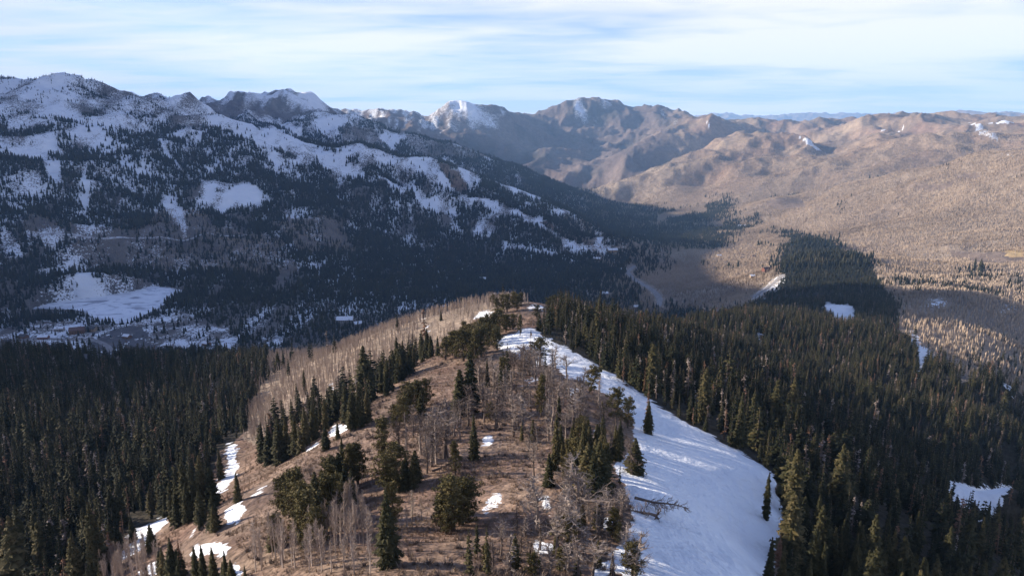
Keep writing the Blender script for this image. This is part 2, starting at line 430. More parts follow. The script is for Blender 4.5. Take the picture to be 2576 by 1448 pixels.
RUNS = [Tb(t) for t in (
 "0 605,330 655,640 695,720 715,700 760,660 860,600 790,300 750,0 690",
 "640 700,710 720,760 800,830 900,930 970,1000 985,1100 1000,1200 1030,1350 1085,1440 1130,1560 1150,1500 1180,1540 1210,1600 1250,1680 1300,1800 1340,1900 1350,2100 1350,2150 1355,1990 1375,2000 1420,1800 1420,1700 1360,1620 1300,1500 1210,1400 1180,1300 1130,1180 1100,1080 1060,960 1030,880 990,800 930,720 880,650 860",
 "760 715,880 745,980 800,1060 850,1040 890,960 860,1000 930,980 960,940 900,870 800",
 "1115 845,1180 880,1300 900,1400 950,1520 990,1510 1015,1400 980,1250 930,1160 890",
 "1365 1015,1470 1045,1470 1058,1400 1045", "1560 1080,1740 1100,1720 1120,1600 1100",
 "1910 1235,1980 1255,1980 1300,1950 1350,1890 1350,1930 1290",
 "0 700,150 760,200 840,330 840,440 900,500 950,430 940,300 860,0 830",
 "540 920,700 990,820 1060,880 1080,850 1120,700 1100,600 1040,540 990",
 "900 1160,1040 1200,1160 1240,1110 1300,1060 1220,960 1180",
 "1200 1320,1400 1370,1640 1400,1700 1440,1400 1410,1220 1360",
 "250 470,340 480,500 510,480 550,400 560,430 650,340 590,260 510", "30 385,90 400,160 435,80 440")] + [Ta(t) for t in (
 "1490 375,1700 385,1990 460,2250 550,2574 620,2574 800,2400 740,2200 650,2000 610,1900 565,1700 480,1550 420",
 "1490 870,1620 865,1800 880,1960 930,2070 990,2040 1040,1950 1050,1830 1050,1740 1060,1700 1150,1620 1080,1550 980",
 "780 340,930 345,950 500,880 520,790 480", "1060 640,1130 620,1150 700,1060 690",
 "60 590,200 620,330 670,370 680,470 740,480 880,380 870,350 720,180 690",
 "250 560,400 490,430 580,490 650,300 620", "620 710,660 720,650 850,720 880,650 1100,700 1180,660 1150,600 1000",
 "0 930,60 1020,20 1040,0 1030", "1230 940,1300 1000,1400 1100,1420 1280,1380 1280,1290 1130,1210 1040",
 "160 1200,420 1220,510 1270,480 1350,400 1380,300 1300,200 1260", "0 1270,120 1340,200 1448,0 1400",
 "260 300,620 340,620 440,540 400,420 380,300 380", "1100 500,1200 540,1300 700,1390 790,1340 760,1220 640",
 "2060 440,2200 430,2310 540,2180 480", "2230 430,2420 400,2574 390,2574 440,2520 560,2430 510,2360 440")] + [
 [(160, 640), (190, 650), (235, 690), (230, 700), (190, 700), (165, 665)]]
PEAKSNOW = [Tb(t) for t in ("800 300,920 250,1010 300,1080 350,1190 405,1200 450,1090 425,980 400,870 365", "820 290,920 255,1000 300,1050 350,1190 410,1200 445,1100 420,1000 390,880 350",
 "1720 260,1810 260,1800 310,1860 370,2050 460,1950 430,1850 390,1760 330",
 "1900 255,2000 260,2060 295,1960 285", "2390 310,2550 400,2530 430,2420 350", "1190 325,1230 325,1240 360,1205 350",
 "200 330,260 330,290 390,230 380", "470 340,560 360,590 395,510 370")]
HILLSNOW = [Tc(t) for t in ("2160 220,2250 255,2400 380,2330 350,2240 290", "2300 240,2510 220,2500 230,2320 252",
 "860 320,900 345,1050 435,1000 430,900 370", "160 205,200 225,260 262,210 250", "1490 282,1660 282,1660 290,1500 292", "2400 468,2520 466,2500 475")]
PATCH = [T1(t) for t in (
 "1330 826,1395 862,1490 912,1560 955,1640 1012,1740 1070,1850 1130,1945 1190,1955 1260,1990 1330,1960 1380,1935 1450,1900 1700,1560 1700,1565 1450,1570 1380,1590 1300,1575 1240,1545 1180,1600 1120,1590 1050,1540 1000,1480 965,1420 950,1400 920,1330 915,1260 880,1240 855,1290 840",
 "1990 1308,2025 1300,2022 1352,1990 1350", "1320 775,1345 765,1372 768,1366 785", "1195 792,1220 785,1240 782,1225 798,1200 800",
 "1420 983,1450 972,1468 985,1440 996", "1205 1112,1225 1098,1240 1108,1215 1127", "1208 1278,1240 1245,1268 1243,1262 1258,1230 1272,1215 1284",
 "2070 755,2085 760,2100 765,2135 765,2152 800,2145 812,2100 815,2090 790,2072 795", "1893 820,1915 835,1925 870,1918 878,1900 845",
 "2375 1208,2470 1225,2600 1245,2600 1330,2500 1300,2400 1255", "2325 760,2380 758,2378 773,2340 770", "2518 784,2600 782,2600 796,2518 796",
 "2520 975,2557 968,2548 992", "2287 838,2312 850,2345 905,2310 950,2300 880", "680 848,715 850,712 866,684 868", "1345 1250,1385 1262,1392 1285,1365 1275",
 "1480 1290,1540 1310,1580 1340,1520 1330", "1560 1380,1640 1395,1600 1448,1480 1448,1500 1420", "1340 1360,1395 1370,1400 1395,1350 1390")] + [Td(t) for t in (
 "1600 0,1670 60,1670 180,1690 300,1640 400,1560 520,1360 620,1340 520,1480 440,1560 400,1570 250,1540 120",
 "1530 850,1580 720,1740 670,1790 700,1740 800,1700 860,1570 930", "960 790,960 850,830 960,720 1040,690 1150,470 1250,300 1370,230 1420,470 1200,470 1080,600 940,780 870",
 "1800 600,1960 490,2000 490,1880 575", "1190 1090,1500 1090,1600 1130,1560 1300,1700 1300,1760 1448,1620 1448,1500 1250,1200 1230",
 "620 1400,850 1300,820 1448,640 1448", "2160 190,2260 130,2275 148,2180 204", "2400 100,2560 18,2560 34,2420 118", "1150 1000,1220 965,1220 990,1160 1030")] + [Te(t) for t in (
 "870 900,980 895,920 950,880 940", "890 1300,1100 1270,1050 1330,950 1400,890 1420", "1800 340,1880 340,1850 380",
 "1700 255,1830 243,1800 262,1710 270", "1180 900,1380 870,1380 882,1240 925", "1640 515,1690 510,1680 530,1650 540")] + [Tf(t) for t in (
 "620 890,740 850,830 820,822 850,700 888", "610 790,690 780,690 800,620 812", "1380 1330,1430 1320,1420 1390,1390 1400", "150 700,215 685,200 705")]
def blur(a, k):
    for ax in (0, 1):
        c = np.cumsum(np.concatenate([np.repeat(np.take(a, [0], ax), k + 1, ax), a, np.repeat(np.take(a, [-1], ax), k, ax)], ax), ax)
        n = a.shape[ax]
        a = (np.take(c, np.arange(2 * k + 1, 2 * k + 1 + n), ax) - np.take(c, np.arange(0, n), ax)) / (2 * k + 1)
    return a
LAKE = T1("75 745,110 728,160 715,235 702,320 702,380 712,430 722,465 732,445 745,400 775,350 800,325 812,300 815,240 805,215 790,180 785,90 778,72 765")
TOWN = T1("-60 850,60 835,100 806,150 806,240 815,325 818,460 782,600 850,600 900,-60 900")
BRUSH = [T1(t) for t in ("200 592,450 560,700 590,760 690,600 690,300 672,170 640", "680 560,860 560,900 640,760 640",
 "380 540,500 530,560 600,400 610", "60 540,160 560,200 590,120 600,60 575")] + [Tb(t) for t in ("40 440,250 470,340 620,40 600,0 560", "480 520,1000 640,1150 700,1000 700,700 690,500 600",
 "710 718,790 730,870 800,925 870,955 945,900 945,830 880,760 790", "1480 1165,1560 1165,1700 1260,1900 1330,1860 1345,1700 1290,1560 1210")]
RIGHTFOREST = T1("1500 800,1560 790,1700 778,1900 765,1960 710,1962 650,2000 606,2080 606,2200 680,2250 760,2262 830,2330 900,2420 970,2700 1010,3100 1200,3100 1900,2600 1900,2300 1700,1990 1500,1960 1380,1990 1330,1955 1260,1945 1192,1850 1132,1740 1072,1640 1014,1560 957,1490 914,1395 864,1345 832,1390 790,1420 775")
LEFTFOREST = T1("-500 880,0 885,300 888,640 886,700 888,672 940,640 1000,620 1080,590 1110,545 1140,540 1180,500 1230,430 1290,330 1350,310 1400,240 1500,-500 1500")
STAND = [T1(t) for t in ("640 1168,700 1168,770 1122,850 1072,920 1064,945 1020,930 990,880 1000,760 1020,670 1080", "930 990,990 985,1060 930,1090 880,1070 860,1000 930,940 960")]
FLANK = T1("692 888,900 852,1000 794,1160 767,1300 758,1330 765,1200 800,1130 850,1060 880,1000 960,880 1000,760 1012,700 1070,640 1120,610 1100,625 1040,650 960")
NEARASPEN = [T1(t) for t in ("590 1460,640 1400,690 1375,760 1400,800 1330,880 1290,930 1320,945 1460", "200 1470,330 1395,400 1400,400 1470")]
FLANKGAP = Te("1780 270,1960 250,2250 230,2260 300,2000 420,1860 470,1700 480,1760 400")
DEADZONE = [T1(t) for t in ("1150 1480,1180 1400,1290 1330,1400 1290,1560 1230,1600 1300,1600 1400,1560 1480", "1040 1200,1060 1080,1150 1000,1300 900,1400 930,1470 1000,1540 1100,1440 1110,1250 1090,1120 1180")]
MIXR = [T1(t) for t in ("2230 700,2400 698,2700 715,2700 765,2400 748,2280 742",)]
MIXS = [T1(t) for t in ("2262 800,2400 900,2400 960,2330 900", "2400 860,2700 860,2700 1010,2420 970,2330 900")]
KNOLLCON = [T1(t) for t in ("1820 560,1900 540,1920 560,1860 590,1800 600", "1930 575,2000 585,2100 612,1990 612")]

# ---- snow cover on the land (0..1)
lmt = (sst(-TT, -0.14, -0.06) + 0) * sst(RR, 1150, 1400)           # shaded north-facing country
tongue = sst(RR, 2100, 2500) * (1 - sst(RR, 3600, 4200)) * sst(0.24 - TT, 0, 0.08)
lmt = np.maximum(lmt * (1 - sst(RR, 4200, 5200) * 0), tongue * sst(ZG, -520, -455))
nA = fbm(XG, YG, 260, 5, 71)
nB = fbm(TT * 1000, LRG * 1000, 70, 4, 72)
nA2 = fbm(XG, YG * .22, 48, 5, 77) * 1.5
snow = lmt * np.clip(0.30 + 1.0 * nA + 1.0 * nA2 + 0.45 * sst(ZG, -380, -40) + .25 * sst(ZG, 20, 120), 0, 1.0)
far = sst(RR, 5000, 5600)
nD = fbm(XG, YG, 420, 5, 73)
nE = fbm(XG, YG * .22 + XG * .1, 75, 5, 79) * 1.25
cg = sst(ZG, 0, 110) * (RR < 5000) * (TT < -.1)
snow = snow * (1 - cg) + cg * np.clip(.58 + 1.9 * nE + .9 * nA, 0, 1)
snowfar = far * sst(-TT, 0.20, 0.27) * np.clip(0.52 + .8 * nD + 1.7 * nE + 0.1 * sst(ZG, -100, 150), 0, 1)
hi = far * sst(RR, 6600, 7200) * sst(0.26 - TT, 0, 0.03)
snowfar = np.maximum(snowfar, hi * np.clip(0.30 + 1.0 * nD + 1.5 * nE + 0.6 * sst(ZG, 0, 220), 0, .9) * sst(-TT, -0.03, 0.15) * .7)
snow = np.where(RR > 5000, snowfar, snow)
snow = np.where((RR < 1150) & (TT < 0), 0.0, snow)
snow = np.where((ZG > -600) & (RR > 1000) & (RR < 2500) & (TT > -0.02) & (ZG < -425), np.maximum(snow * 0.7, 0.12), snow)
runm = np.zeros(TT.shape, np.float32)
paint(runm, RUNS, 1.0)
rb = blur(runm, 1); snow = np.maximum(snow, rb * (.88 + .75 * nA2))
snow = np.where(RR < 5000, blur(snow, 2), snow)
ps = np.zeros(TT.shape, np.float32); paint(ps, PEAKSNOW, 1.0); ps = blur(blur(ps, 2), 1)
snow = np.where(ps > 0.02, np.maximum(snow, ps * (1.05 + .9 * fbm(XG, YG, 110, 4, 78))), snow)

paint(snow, HILLSNOW, 0.9)
patch = np.zeros(TT.shape, np.float32)
paint(patch, PATCH, 1.0)
patch_hard = patch.copy(); patch = np.clip(blur(blur(patch, 4), 3) * 1.18, 0, 1)
snow = np.maximum(snow, patch)
brush = np.zeros(TT.shape, np.float32)
paint(brush, BRUSH, 1.0)
snow = np.where((brush > 0) & (runm < 1), snow * 0.42, snow)
paint(snow, BRUSH[-2:], 0.05)
paint(brush, BRUSH[-2:], 1.0)
town = np.zeros(TT.shape, np.float32); paint(town, [TOWN], 1.0)
snow = np.where(town > 0, np.clip(0.42 + 1.1 * fbm(XG, YG, 70, 3, 75), 0, 1), snow)
lake = np.zeros(TT.shape, np.float32); paint(lake, [LAKE], 1.0, wob=False)
ZG = np.where(lake > 0, -401.0, ZG)
# snow under the shaded woods near by
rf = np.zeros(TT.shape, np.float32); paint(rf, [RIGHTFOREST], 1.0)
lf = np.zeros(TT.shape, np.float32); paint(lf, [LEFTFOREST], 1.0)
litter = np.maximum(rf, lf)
# near brown ridge
near = (1 - sst(RR, 420, 560)) * (1 - litter)
fl = np.zeros(TT.shape, np.float32); paint(fl, [FLANK], 1.0)
near = near * (1 - 0.75 * fl)

# ------------------------------------------------------------------ how thick each kind of tree stands (per square metre)
rb2 = runm
runden = (1 - rb2) + rb2 * (np.clip(fbm(XG, YG * .6, 90, 4, 82) * 2.6 - 0.70, 0.0, 1) * 0.7 + 0.02)
cl = fbm(XG, YG, 210, 4, 81)
con = np.zeros(TT.shape)
mtn = lmt * sst(RR, 1150, 1350) * (1 - sst(RR, 4900, 5300))
dz = np.clip(1.35 - 0.62 * sst(ZG, -360, -20) - 0.95 * sst(ZG, -60, 110) + 2.6 * cl + 2.0 * fbm(XG, YG * .3, 70, 4, 121), 0.02, 1.2)
con = mtn * dz * runden / 52.0
con = np.where(brush > 0, con * 0.22, con)
con = np.where(town > 0, con * 0.12, con)
vf = sst(-ZG, 395, 425) * sst(RR, 1100, 1300) * (1 - sst(RR, 4200, 4700)) * sst(np.where(RR > 2700, 0.31, 0.2) - TT, 0, 0.03)
vf = np.where((TT > .2) & (fbm(XG, YG, 300, 3, 140) < -.12), 0, vf)
con = np.maximum(con, vf * np.clip(.85 + cl * 1.2, .1, 1) / 60.0 * (lake < 1) * (town < 1) * runden)
con[lake > 0] = 0
rfb = blur(blur(rf, 12), 8) * sst(TT, -.1, .0); rfb = np.where(RR > 700, rfb, rf)
cl2 = fbm(XG, YG, 45, 3, 130)
con = np.where(rfb > .03, np.maximum(rfb ** 2 * np.clip(1.0 + 0.5 * cl + .8 * cl2, 0.3, 1.2) / np.where(RR < 1200, 11.0, 22.0), con * (1 - rfb)), con)
con = np.where(lf > 0, np.clip(1 + .9 * cl2, .4, 1.2) / 10.5, con)
s2 = np.zeros(TT.shape, np.float32); paint(s2, STAND, 1.0); con = np.where(s2 > 0, 1 / 26.0, con)
m1 = np.zeros(TT.shape, np.float32); paint(m1, MIXR, 1.0); con = np.where(m1 > 0, np.clip(.5 + 2 * fbm(XG, YG, 90, 3, 83), 0, 1) / 45.0, con)
m1[:] = 0; paint(m1, MIXS, 1.0); con = np.where((m1 > 0) & (rf == 0), np.clip(.45 + 2 * fbm(XG, YG, 90, 3, 84), 0.03, 1) / 60.0, con)
m1[:] = 0; paint(m1, KNOLLCON, 1.0); con = np.where(m1 > 0, np.clip(.55 + 2 * fbm(XG, YG, 120, 3, 85), 0.05, 1) / 60.0, con)
con = np.where((fl > 0) & (con == 0), np.clip(fbm(XG, YG, 60, 3, 150) * 3, 0, 1) / 260., con)
m1[:] = 0; paint(m1, DEADZONE[1:], 1.0); con = np.where(m1 > 0, 1 / 260.0, con)
con = np.where(patch_hard > 0, 0, con)
rside = sst(TT, 0.10, 0.2) * (RR > 560) * (1 - rf)
con = con + rside * np.clip(fbm(XG, YG, 260, 3, 86) * 3 - 0.95, 0, 1) / 260.0 * (RR < 4500)

asp = rside * (1 - sst(RR, 5200, 6200)) * (con < 1 / 60.0) * np.clip(0.95 + 1.3 * fbm(XG, YG, 330, 4, 87), 0.25, 1.1) / 19.0
meadow = np.zeros(TT.shape, np.float32)
paint(meadow, [Tc(t) for t in ("620 840,760 790,900 800,930 860,720 870", "1620 735,1750 690,2040 660,2030 710,1800 735", "2040 620,2240 600,2230 650,2080 650", "2000 1170,2350 1200,2574 1200,2574 1280,2200 1290")], 1.0)
asp = np.where(meadow > 0, 0.03 * asp, asp)
asp = np.where(fl > 0, .9 * np.clip(1.1 + 0.9 * fbm(XG, YG, 60, 3, 88), 0.1, 1) / 6.5, asp)
m1[:] = 0; paint(m1, [FLANKGAP], 1.0); asp = np.where(m1 > 0, asp * 0.06, asp)
m1[:] = 0; paint(m1, NEARASPEN, 1.0); asp = np.where(m1 > 0, 1 / 3.0, asp)
m1[:] = 0; paint(m1, [T1('1375 755,1440 752,1480 775,1470 792,1400 780')], 1.0); asp = np.where(m1 > 0, 1 / 9.0, asp)
asp = np.maximum(asp, (brush > 0) * (snow < .9) * (RR > 1500) / 60.0)
asp = np.where((patch_hard > 0), asp * 0.12, asp)
asp[(lake > 0)] = 0
ROADS = [([(1598, 668), (1577, 684), (1592, 701), (1621, 718), (1646, 733), (1658, 749), (1660, 762), (1654, 772)], 15),
         ([(1892, 751), (1929, 724), (1963, 697), (1972, 690)], 12),
         ([(0, 856), (60, 853), (120, 851), (175, 856), (200, 852), (225, 852), (250, 858), (272, 870), (281, 884)], 11),
         ([(60, 590), (170, 593), (300, 597), (400, 597), (500, 595), (634, 586)], 6)]
rq = []
for pts, w_ in ROADS[:3]:
    for (u0, v0), (u1, v1) in zip(pts[:-1], pts[1:]):
        L_ = math.hypot(u1 - u0, v1 - v0); e_ = 15.0 if w_ > 11 else 8.0
        nx, ny = -(v1 - v0) / L_ * e_, (u1 - u0) / L_ * e_ * .6
        rq.append([(u0 + nx, v0 + ny), (u1 + nx, v1 + ny), (u1 - nx, v1 - ny + 3), (u0 - nx, v0 - ny + 3)])
rdm = np.zeros(TT.shape, np.float32); paint(rdm, rq, 1.0, wob=False)
con[rdm > 0] = 0; asp[rdm > 0] = 0
paint(snow, [T1("1882 752,1915 726,1955 692,1980 688,1984 702,1960 722,1925 755")], .46)
dead = np.zeros(TT.shape); paint(dead, DEADZONE, 1 / 24.0)

# ------------------------------------------------------------------ meshes
def mesh_np(name, V, F, mats=(), attrs=None, smooth=False, mi=None):
    me = bpy.data.meshes.new(name)
    V = np.asarray(V, np.float32); F = np.asarray(F, np.int32)
    nv, nf, k = len(V), len(F), F.shape[1]
    me.vertices.add(nv); me.loops.add(nf * k); me.polygons.add(nf)
    me.vertices.foreach_set('co', V.ravel())
    me.loops.foreach_set('vertex_index', F.ravel())
    me.polygons.foreach_set('loop_start', np.arange(0, nf * k, k, dtype=np.int32))
    me.polygons.foreach_set('use_smooth', np.full(nf, smooth, bool))
    for m in mats: me.materials.append(m)
    if mi is not None: me.polygons.foreach_set('material_index', np.asarray(mi, np.int32))
    for an, av in (attrs or {}).items():
        at = me.attributes.new(an, 'FLOAT', 'POINT')
        at.data.foreach_set('value', np.asarray(av, np.float32).ravel())
    me.update()
    return me
def link(name, me, parent=None):
    o = bpy.data.objects.new(name, me); COL.objects.link(o)
    if parent is not None: o.parent = parent
    return o
def grid_faces():
    i = np.arange(NT - 1)[:, None] * NR; j = np.arange(NR - 1)[None, :]
    a = (i + j).ravel()
    return np.stack([a, a + 1, a + NR + 1, a + NR], 1)

class MB:
    """collects triangles"""
    def __init__(s): s.v = []; s.f = []; s.t = []; s.n = 0
    def add(s, V, F, t=0.5):
        V = np.asarray(V, float); F = np.asarray(F, int)
        s.v.append(V); s.f.append(F + s.n); s.n += len(V)
        s.t.append(np.broadcast_to(np.asarray(t, float), (len(V),)))
    def tube(s, pts, rad, k=4, t=0.5):
        pts = [np.asarray(p, float) for p in pts]
        rings = []
        for i, p in enumerate(pts):
            d = pts[min(i + 1, len(pts) - 1)] - pts[max(i - 1, 0)]
            d = d / (np.linalg.norm(d) + 1e-9)
            a = np.cross(d, (0, 0, 1.0) if abs(d[2]) < .9 else (1.0, 0, 0)); a /= np.linalg.norm(a); b = np.cross(d, a)
            an = np.arange(k) * 2 * math.pi / k
            rings.append(p + rad[i] * (np.cos(an)[:, None] * a + np.sin(an)[:, None] * b))
        F = []
        for i in range(len(pts) - 1):
            for j in range(k):
                q = (i * k + j, i * k + (j + 1) % k, (i + 1) * k + (j + 1) % k, (i + 1) * k + j)
                F += [(q[0], q[1], q[2]), (q[0], q[2], q[3])]
        s.add(np.concatenate(rings), F, t)
    def box(s, c, d, t=0.5, rz=0.0):
        x, y, z = d[0] / 2, d[1] / 2, d[2] / 2
        V = np.array([(-x, -y, -z), (x, -y, -z), (x, y, -z), (-x, y, -z), (-x, -y, z), (x, -y, z), (x, y, z), (-x, y, z)])
        ca, sa = math.cos(rz), math.sin(rz)
        V = np.stack([V[:, 0] * ca - V[:, 1] * sa, V[:, 0] * sa + V[:, 1] * ca, V[:, 2]], 1) + np.array(c)
        s.add(V, [(0, 2, 1), (0, 3, 2), (4, 5, 6), (4, 6, 7), (0, 1, 5), (0, 5, 4), (1, 2, 6), (1, 6, 5), (2, 3, 7), (2, 7, 6), (3, 0, 4), (3, 4, 7)], t)
    def arr(s): return np.concatenate(s.v), np.concatenate(s.f), np.concatenate(s.t)
    def mesh(s, name, mat, smooth=False):
        V, F, t = s.arr()
        return mesh_np(name, V, F, [mat], {'tint': t}, smooth)

# ------------------------------------------------------------------ materials
def mat(name):
    m = bpy.data.materials.new(name); m.use_nodes = True
    N, L = nodes(m.node_tree)
    b = N('ShaderNodeBsdfPrincipled'); o = N('ShaderNodeOutputMaterial'); L(b, 0, o, 0)
    b.inputs['Roughness'].default_value = 0.9
    b.inputs['Specular IOR Level'].default_value = 0.12
    return m, N, L, b
def ramp(N, stops):
    r = N('ShaderNodeValToRGB'); cr = r.color_ramp
    while len(cr.elements) < len(stops): cr.elements.new(0.5)
    for e, (p, c) in zip(cr.elements, stops): e.position = p; e.color = (*c, 1)
    return r
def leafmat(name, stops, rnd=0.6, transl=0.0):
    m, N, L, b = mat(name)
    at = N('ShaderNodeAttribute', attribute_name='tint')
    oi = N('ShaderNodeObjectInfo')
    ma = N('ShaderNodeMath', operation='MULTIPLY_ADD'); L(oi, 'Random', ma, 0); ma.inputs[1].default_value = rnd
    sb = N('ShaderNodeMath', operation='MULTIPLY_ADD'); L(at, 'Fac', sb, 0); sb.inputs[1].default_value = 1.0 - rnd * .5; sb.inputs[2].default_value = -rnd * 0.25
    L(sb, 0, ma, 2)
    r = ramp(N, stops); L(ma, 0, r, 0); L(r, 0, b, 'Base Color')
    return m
M_SPRUCE = leafmat('spruce_needles', [(0.0, (0.009, 0.012, 0.007)), (0.4, (0.019, 0.021, 0.010)), (0.75, (0.038, 0.036, 0.015)), (1.0, (0.085, 0.068, 0.030))])  # forest needles, darkened: the shade of the woods is put into the colour
M_SPRUCE_LIT = leafmat('spruce_needles_near_lit', [(0.0, (0.014, 0.016, 0.008)), (0.4, (0.034, 0.033, 0.015)), (0.75, (0.062, 0.053, 0.023)), (1.0, (0.110, 0.086, 0.040))])  # lighter copy for near spruces: their sunlit look is put into the colour
M_PINE = leafmat('pine_needles', [(0.0, (0.030, 0.029, 0.013)), (0.5, (0.078, 0.068, 0.028)), (1.0, (0.155, 0.124, 0.055))], .5)
M_RUST = leafmat('rusty_needles', [(0.0, (0.07, 0.04, 0.025)), (0.5, (0.14, 0.075, 0.045)), (1.0, (0.22, 0.12, 0.08))], .4)
M_BARK = leafmat('conifer_bark', [(0.0, (0.07, 0.05, 0.04)), (1.0, (0.16, 0.12, 0.095))], .3)
M_DEAD = leafmat('dead_wood', [(0.0, (0.06, 0.045, 0.038)), (0.5, (0.145, 0.112, 0.095)), (1.0, (0.36, 0.30, 0.26))], .6)
M_ASPEN = leafmat('aspen_bark', [(0.0, (0.17, 0.128, 0.105)), (0.5, (0.29, 0.228, 0.185)), (1.0, (0.46, 0.38, 0.32))], .5)
M_ASPENFAR = leafmat('aspen_far', [(0.0, (0.18, 0.138, 0.105)), (0.5, (0.30, 0.232, 0.175)), (1.0, (0.42, 0.33, 0.25))], .0)
M_SPRUCEFAR = leafmat('spruce_far', [(0.0, (0.009, 0.012, 0.010)), (0.5, (0.022, 0.024, 0.015)), (0.85, (0.045, 0.040, 0.021)), (1.0, (0.08, 0.065, 0.038))], .0)

# ------------------------------------------------------------------ trees, one unit tall
def spruce(seed, tiers=30, boughs=9, wid=0.155, spurs=2, ragged=0.25, top=0.0, low=0.05, gap=0.0):
    r = random.Random(seed); mb = MB(); tr = MB(); pw = r.choice((.55, .7, .8, .9))
    tr.tube([(0, 0, -.03), (0.003, 0, .4), (0, 0.002, .8), (0, 0, 1.0)], [.017, .012, .006, .001], 5, .5)
    for i in range(tiers):
        h = low + (1 - low) * (i + r.uniform(-.3, .3)) / tiers
        if h > .985: h = .985
        f = (1 - h) ** pw
        Rr = wid * (f * 0.93 + 0.07) * r.uniform(1 - ragged * .7, 1 + ragged * .6)
        if h < 0.22: Rr *= 0.62 + 1.7 * h
        nb = max(4, int(boughs * (0.5 + 0.6 * f)))
        a0 = r.uniform(0, 6.28)
        for j in range(nb):
            if r.random() < gap: continue
            a = a0 + 6.283 * j / nb + r.uniform(-.35, .35)
            L_ = Rr * r.uniform(.6, 1.2)
            dr = r.uniform(.15, .62) * L_
            ca, sa = math.cos(a), math.sin(a); px, py = -sa, ca
            w = (0.30 + r.uniform(-.08, .1)) * L_ + .008
            z0 = h + r.uniform(.0, .012); lift = .10 * L_
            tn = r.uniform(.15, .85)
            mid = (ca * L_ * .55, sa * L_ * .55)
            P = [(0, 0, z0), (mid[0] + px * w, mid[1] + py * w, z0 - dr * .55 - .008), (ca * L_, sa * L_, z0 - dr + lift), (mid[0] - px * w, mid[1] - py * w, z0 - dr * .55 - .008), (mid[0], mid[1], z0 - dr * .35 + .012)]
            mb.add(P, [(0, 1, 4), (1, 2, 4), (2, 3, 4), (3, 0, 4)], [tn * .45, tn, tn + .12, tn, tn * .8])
            for k in range(spurs):
                q = r.uniform(.35, 1.0); sgn = r.choice((-1, 1))
                bx, by, bz = ca * L_ * q, sa * L_ * q, z0 - dr * q
                l2 = L_ * r.uniform(.25, .42)
                ex, ey = bx + (ca * .5 + px * sgn) * l2, by + (sa * .5 + py * sgn) * l2
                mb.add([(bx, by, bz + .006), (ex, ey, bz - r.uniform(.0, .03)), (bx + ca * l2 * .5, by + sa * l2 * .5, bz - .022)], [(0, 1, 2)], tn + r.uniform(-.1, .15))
    return mb, tr

def pine(seed, spread=.30, limbs=7, clumps=58, ct=26, lean=0.0, base=.12, round_=True, cs=1.0):
    r = random.Random(seed); mb = MB(); tr = MB()
    tr.tube([(0, 0, -.03), (lean * .2, 0, .3), (lean * .55, 0, .62), (lean * .8, 0, .86)], [.030, .024, .014, .005], 6, .4)
    ends = []
    for i in range(limbs * 3):
        h = base + .06 + (.80 - base) * (i + .5) / (limbs * 3)
        a = i * 2.4 + r.uniform(-.4, .4)
        prof = math.sin(math.pi * min(1, max(0.0, (h - base * .5) / (1.02 - base * .5))) ** 0.8) if round_ else 1.05 * (1 - h) ** .55
        l = spread * (0.25 + 0.85 * prof) * r.uniform(.6, 1.15)
        up = r.uniform(.25, .85) * l + .02
        p0 = np.array((lean * h * .8, 0, h)); p2 = p0 + np.array((math.cos(a) * l, math.sin(a) * l, up)); p1 = (p0 + p2) / 2 + np.array((0, 0, -up * .25))
        tr.tube([p0, p1, p2], [.009, .006, .002], 3, .45)
        ends += [p2, p1 * .3 + p2 * .7 + np.array([r.uniform(-.04, .04), r.uniform(-.04, .04), r.uniform(0, .05)])]
    ends.append(np.array((lean * .85, 0, .9))); ends.append(np.array((lean * .9, 0.02, .95)))
    while len(ends) < clumps:
        e = r.choice(ends); k_ = r.uniform(.45, 1.0); ends.append(e * np.array((k_, k_, 1)) + np.array([r.gauss(0, .025), r.gauss(0, .025), r.gauss(-0.01, .035)]))
    for e in ends:
        s_ = r.uniform(.036, .062) * cs; tn = r.uniform(.2, .85)
        nn = ct
        c = np.array([[r.gauss(0, 1), r.gauss(0, 1), r.gauss(0, .75)] for _ in range(nn)])
        c = c / np.maximum(np.linalg.norm(c, axis=1), .6)[:, None] * s_
        V = []; t = []
        for q in c:
            d = np.array([r.gauss(0, 1), r.gauss(0, 1), r.gauss(.5, .8)]); d /= np.linalg.norm(d)
            w_ = np.cross(d, q / (np.linalg.norm(q) + 1e-9)); w_ = w_ / (np.linalg.norm(w_) + 1e-6) * s_ * .34
            V += [e + q - w_, e + q + w_, e + q + d * s_ * .85]
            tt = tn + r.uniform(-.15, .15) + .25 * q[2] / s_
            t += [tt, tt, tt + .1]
        mb.add(V, np.arange(len(V)).reshape(-1, 3), t)
    return mb, tr

